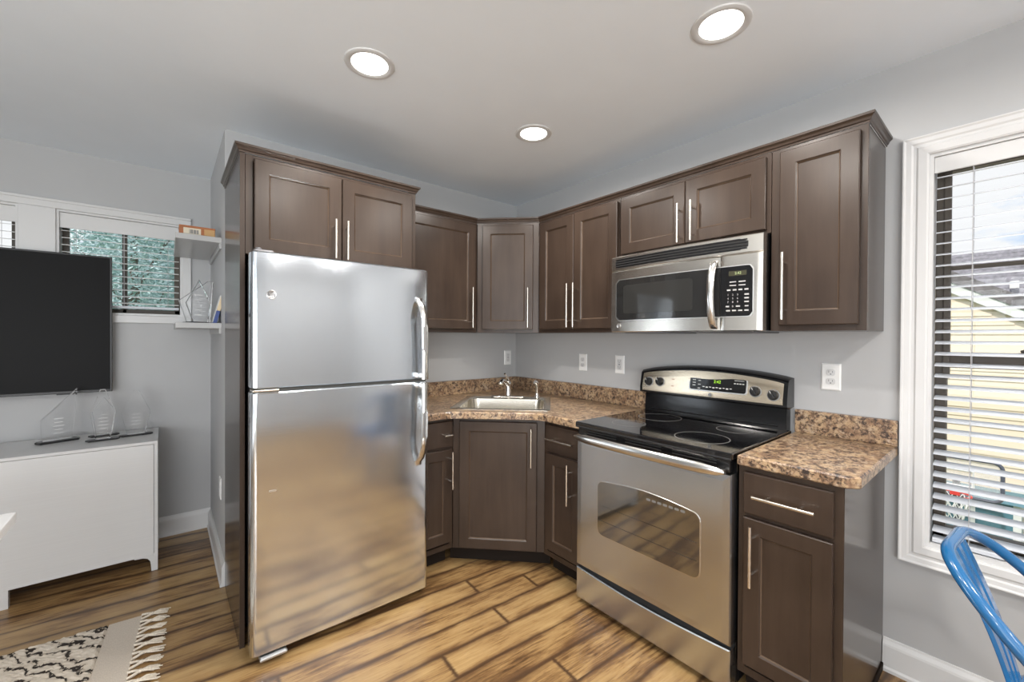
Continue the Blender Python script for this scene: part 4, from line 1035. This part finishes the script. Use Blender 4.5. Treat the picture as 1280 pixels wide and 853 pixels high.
for x_, y_ in ((-.50, .10), (-.50, -.32)): B().box(x_, x_ + .05, y_ - .025, y_ + .025, .0165, .7185, .003).build('leg', 'white_table', tb)
for x_, y_ in ((.10, .10), (.10, -.32)): B().box(x_, x_ + .05, y_ - .025, y_ + .025, .0165, .7185, .003).build('leg', 'white_table', tb)

# ================================================================== BLUE CHAIR
ch = thing('metal_chair', 'glossy blue metal chair with a curved tube back below the window', 'chair', (-.594, -2.588, 0), -.083)
# local: back centre at origin, forward = -y, lateral x
A_, R_, ZB, K1, K2 = .223, .158, .795, .915, .565
pts = []
for i in range(14):
    w = .325 - (.325 - R_) * i / 13; pts.append((-A_, w))
for i in range(1, 13):
    t = PI / 2 * i / 12; pts.append((-A_ + R_ - R_ * math.cos(t), R_ - R_ * math.sin(t)))
pts += [(-u_, w) for u_, w in pts[::-1]]
P3 = [Vector((u_, -w, ZB - K1 * w - K2 * w * w)) for u_, w in pts]
B().tube(P3, .0145, 14).build('back_tube', 'blue_paint', ch, 60)
# splat: pressed sheet from the tube down to the seat
sec = []; n = 14
for k in range(n + 1):
    t = k / n; z = ZB - .006 - (ZB - .436) * t; y_ = -.002 - .118 * t - .012 * math.sin(PI * t); hw_ = .085 - .030 * t
    row = []
    for d, dy in ((-1, .004), (-.86, -.002), (-.45, -.002), (-.36, .005), (-.24, .005), (-.15, -.002), (.15, -.002), (.24, .005), (.36, .005), (.45, -.002), (.86, -.002), (1, .004)): row.append((d * hw_, dy))
    sec.append([Vector((x_, y_ + dy, z)) for x_, dy in row] + [Vector((x_, y_ + dy - .002, z)) for x_, dy in row[::-1]])
B().rings(sec).build('splat', 'blue_paint', ch)
seat = rounded([(-.17, -.105), (.17, -.105), (.19, -.46), (-.19, -.46)], [.05, .05, .06, .06], 5)
def so(d, z): return [Vector((p[0], p[1], z)) for p in inset_poly(seat, d)]
B().rings([so(0.004, .398), so(0, .403), so(0, .426), so(.008, .433), so(.05, .428), so(.12, .424)]).build('seat', 'blue_paint', ch, 40)
for sx_, y0_, y1_ in ((-1, -.125, -.01), (1, -.125, -.01), (-1, -.44, -.52), (1, -.44, -.52)):
    x0_ = sx_ * (.155 if y0_ > -.2 else .17); x1_ = sx_ * (.205 if y0_ > -.2 else .215)
    a_, b_ = Vector((x0_, y0_, .405)), Vector((x1_, y1_, .004)); bb = B(); ss = []
    for t in (0, .5, 1):
        p = a_.lerp(b_, t); w_ = .026 - .012 * t
        ss.append([p + Vector((-w_ * sx_, -w_ * .4, 0)), p + Vector((-w_ * sx_ * .2, -w_, 0)), p + Vector((w_ * sx_ * .5, -w_ * .7, 0)), p + Vector((w_ * sx_ * .6, w_ * .7, 0)), p + Vector((-w_ * sx_ * .2, w_, 0)), p + Vector((-w_ * sx_, w_ * .4, 0))])
    bb.rings(ss).build('leg', 'blue_paint', ch)
bb = B().tube([(-.185, -.06, .22), (.185, -.48, .22)], .006, 8).tube([(.185, -.06, .22), (-.185, -.48, .22)], .006, 8); bb.build('cross_brace', 'blue_paint', ch)

# ================================================================== OUTSIDE
GZ = -3.2
struct(B().box(-25, 45, -40, 45, GZ - .2, GZ).build('ground', 'grass'))
nh = thing('neighbor_house', 'cream sided house with grey shingle roof outside the right window', 'house', (8, -4, GZ))
# gable wall (siding courses are real laps), rake falling to -y
hz = -GZ; bb = B(); cz = -.2
ridge_y, ridge_z = 1.2, 4.30; slope = .634
def rake(y_): return ridge_z - slope * abs(y_ - ridge_y)
z = GZ + .3; course = .150
while z < ridge_z - .15:
    zt = z + course
    dy_t = (ridge_z - .12 - zt) / slope; dy_b = dy_t
    y_lo, y_hi = max(-6.5, ridge_y - dy_t), min(8.5, ridge_y + dy_t)
    q = [(0, z - GZ - .012), (.022, z - GZ - .012), (.004, zt - GZ), (0, zt - GZ)]
    bb.rings([[Vector((-x_ , y_lo + 4, zz)) for x_, zz in q], [Vector((-x_, y_hi + 4, zz)) for x_, zz in q]])
    z = zt
bb.build('siding', 'siding', nh)
gw = [(-6.5, GZ), (8.5, GZ), (8.5, rake(8.5)), (ridge_y, ridge_z), (-6.5, rake(-6.5))]
B().prism(gw, 0.002, 6.0, lambda a_, b_, h: Vector((h, a_ + 4, b_ - GZ))).build('wall', 'siding', nh)
for s_ in (-1, 1):
    ye = -6.9 if s_ < 0 else 8.9
    q = [(ridge_y, ridge_z), (ye, rake(ye)), (ye, rake(ye) - .17), (ridge_y, ridge_z - .17)]
    B().prism(q, -.10, -.02, lambda a_, b_, h: Vector((h, a_ + 4, b_ - GZ))).build('rake_board', 'fascia', nh)
    q = [(ridge_y, ridge_z + .20), (ye, rake(ye) + .20), (ye, rake(ye) + .001), (ridge_y, ridge_z + .001)]
    B().prism(q, -.12, 6.3, lambda a_, b_, h: Vector((h, a_ + 4, b_ - GZ))).build('gable_roof', 'shingle_brown', nh)
# taller roof behind, its slope facing us in shingle courses
bb = B(); x0_, z0_, x1_, z1_ = 8.6, 1.2, 11.6, 3.28; n = 22
for k in range(n):
    xa, xb = x0_ + (x1_ - x0_) * k / n, x0_ + (x1_ - x0_) * (k + 1) / n; za, zb = z0_ + (z1_ - z0_) * k / n, z0_ + (z1_ - z0_) * (k + 1) / n
    bb.rings([[Vector((xa - 8, y_, za - GZ + .015)), Vector((xa - 8, y_, za - GZ - .01)), Vector((xb - 8, y_, zb - GZ - .01)), Vector((xb - 8, y_, zb - GZ + .003))] for y_ in (-5, 3.6)])
bb.prism([(11.6 - 8, z1_ - GZ), (11.9 - 8, z1_ - GZ - .02), (15 - 8, .8 - GZ), (8.6 - 8, 1.19 - GZ)], -5, 3.6, lambda a_, b_, h: Vector((a_, h, b_)))
bb.build('main_roof', 'shingle', nh)
B().box(2.0, 2.16, 1.33, 1.45, 2.32 - GZ, 2.46 - GZ, .01).build('roof_vent', 'fascia', nh)
B().box(-.06, -.01, 1.25, 1.38, 0, 2.2, .004).build('corner_board', 'fascia', nh)
# basketball hoop
bh = thing('basketball_hoop', 'small basketball hoop with dark framed clear backboard outside the right window', 'basketball hoop', (6.5, -2.12, GZ))
HB = -.34 - GZ
B().prism(rrect(-.44, .44, -.54, 0, .09, 5), -.012, .012, lambda a_, b_, h: Vector((h, a_, HB + b_ ))).build('backboard', 'board_clear', bh)
fp = [Vector((-.016, p[0], HB + p[1])) for p in rrect(-.44, .44, -.54, 0, .09, 5)]; fp.append(fp[0])
B().tube(fp, .022, 8).build('board_frame', 'hoop_frame', bh)
sq = [(-.02, -.17, HB - .40), (-.02, .17, HB - .40), (-.02, .17, HB - .17), (-.02, -.17, HB - .17), (-.02, -.17, HB - .40)]
B().tube(sq, .018, 6).build('board_square', 'net_white', bh)
rim = [(-.27 + .17 * math.cos(2 * PI * k / 28), .17 * math.sin(2 * PI * k / 28), HB - .47) for k in range(29)]
B().tube(rim, .012, 8).box(-.12, -.01, -.05, .05, HB - .52, HB - .45, .005).build('rim', 'hoop_red', bh)
bb = B()
for k in range(12):
    for s_ in (-1, 1):
        bb.tube([(-.27 + (.17 - .07 * q / 4) * math.cos(2 * PI * (k + s_ * q * .5) / 12), (.17 - .07 * q / 4) * math.sin(2 * PI * (k + s_ * q * .5) / 12), HB - .475 - .08 * q) for q in range(5)], .006, 5)
bb.build('net', 'net_white', bh)
bb = B().tube([(.02, 0, HB - .3), (.25, 0, HB - .55), (.35, 0, HB - .9), (.35, 0, .05)], .04, 10).box(.1, .60, -.35, .35, 0, .18, .03); bb.build('pole', 'hoop_frame', bh)
st = thing('storage_shed', 'blue grey garden shed standing behind the hoop outside', 'shed', (7.50, -2.40, GZ))
SH = -1.05 - GZ
B().box(-.25, .25, -.33, .62, 0, SH, .02).build('body', 'bin_teal', st)
bb = B().prism([(-.32, SH), (.32, SH), (.30, SH + .05), (-.30, SH + .05)], -.37, .66, lambda a_, b_, h: Vector((a_, h, b_))); bb.build('lid', 'bin_teal', st)
bb = B().box(-.265, -.25, -.33, -.25, 0, SH, .004).box(-.265, -.25, .12, .19, 0, SH, .004); bb.build('corner_trim', 'fascia', st)

def tree(x_, y_, h, r, label, mat, nleaf, lsz):
    t_ = thing('tree', label, 'tree', (x_, y_, GZ), 0, 'trees outside the far windows')
    bb = B().tube([(0, 0, 0), (.05, 0, h * .3), (-.05, .05, h * .6), (0, 0, h * .85)], [.16, .13, .09, .03], 8)
    for k in range(7):
        a_ = k * 2.4; bb.tube([(0, 0, h * (.3 + .07 * k)), (r * .4 * math.cos(a_), r * .4 * math.sin(a_), h * (.42 + .07 * k)), (r * .75 * math.cos(a_), r * .75 * math.sin(a_), h * (.5 + .07 * k))], [.04, .025, .01], 6)
    bb.build('trunk', 'bark', t_)
    vs_, fs = [], []
    for k in range(nleaf):
        while True:
            p = Vector((random.uniform(-1, 1), random.uniform(-1, 1), random.uniform(-1, 1)))
            if .35 < p.length < 1: break
        p = Vector((p.x * r, p.y * r, h * .60 + p.z * h * .42)); e1 = Vector((random.gauss(0, 1), random.gauss(0, 1), random.gauss(0, .6))).normalized(); e2 = e1.orthogonal().normalized()
        l_ = lsz * random.uniform(.6, 1.2); i = len(vs_)
        vs_ += [p - e1 * l_, p + e2 * l_ * .45, p + e1 * l_, p - e2 * l_ * .45]; fs.append((i, i + 1, i + 2, i + 3))
    me_ = bpy.data.meshes.new('foliage'); me_.from_pydata(vs_, [], fs); me_.materials.append(MATS[mat])
    o = bpy.data.objects.new('foliage', me_); COL.objects.link(o); o.parent = t_
for k, (x_, y_, h, r) in enumerate([(-2.75, 8.8, 8.4, 1.45), (.25, 8.6, 8.2, 1.45), (-1.6, 11.6, 10.4, 1.45), (-2.75, 14.6, 12, 1.5), (.5, 14.8, 12, 1.6)]):
    tree(x_, y_, h, r, 'leafy green tree seen through the far window slats', ('leaves', 'leaves_pale')[k % 2], 26000, .052)
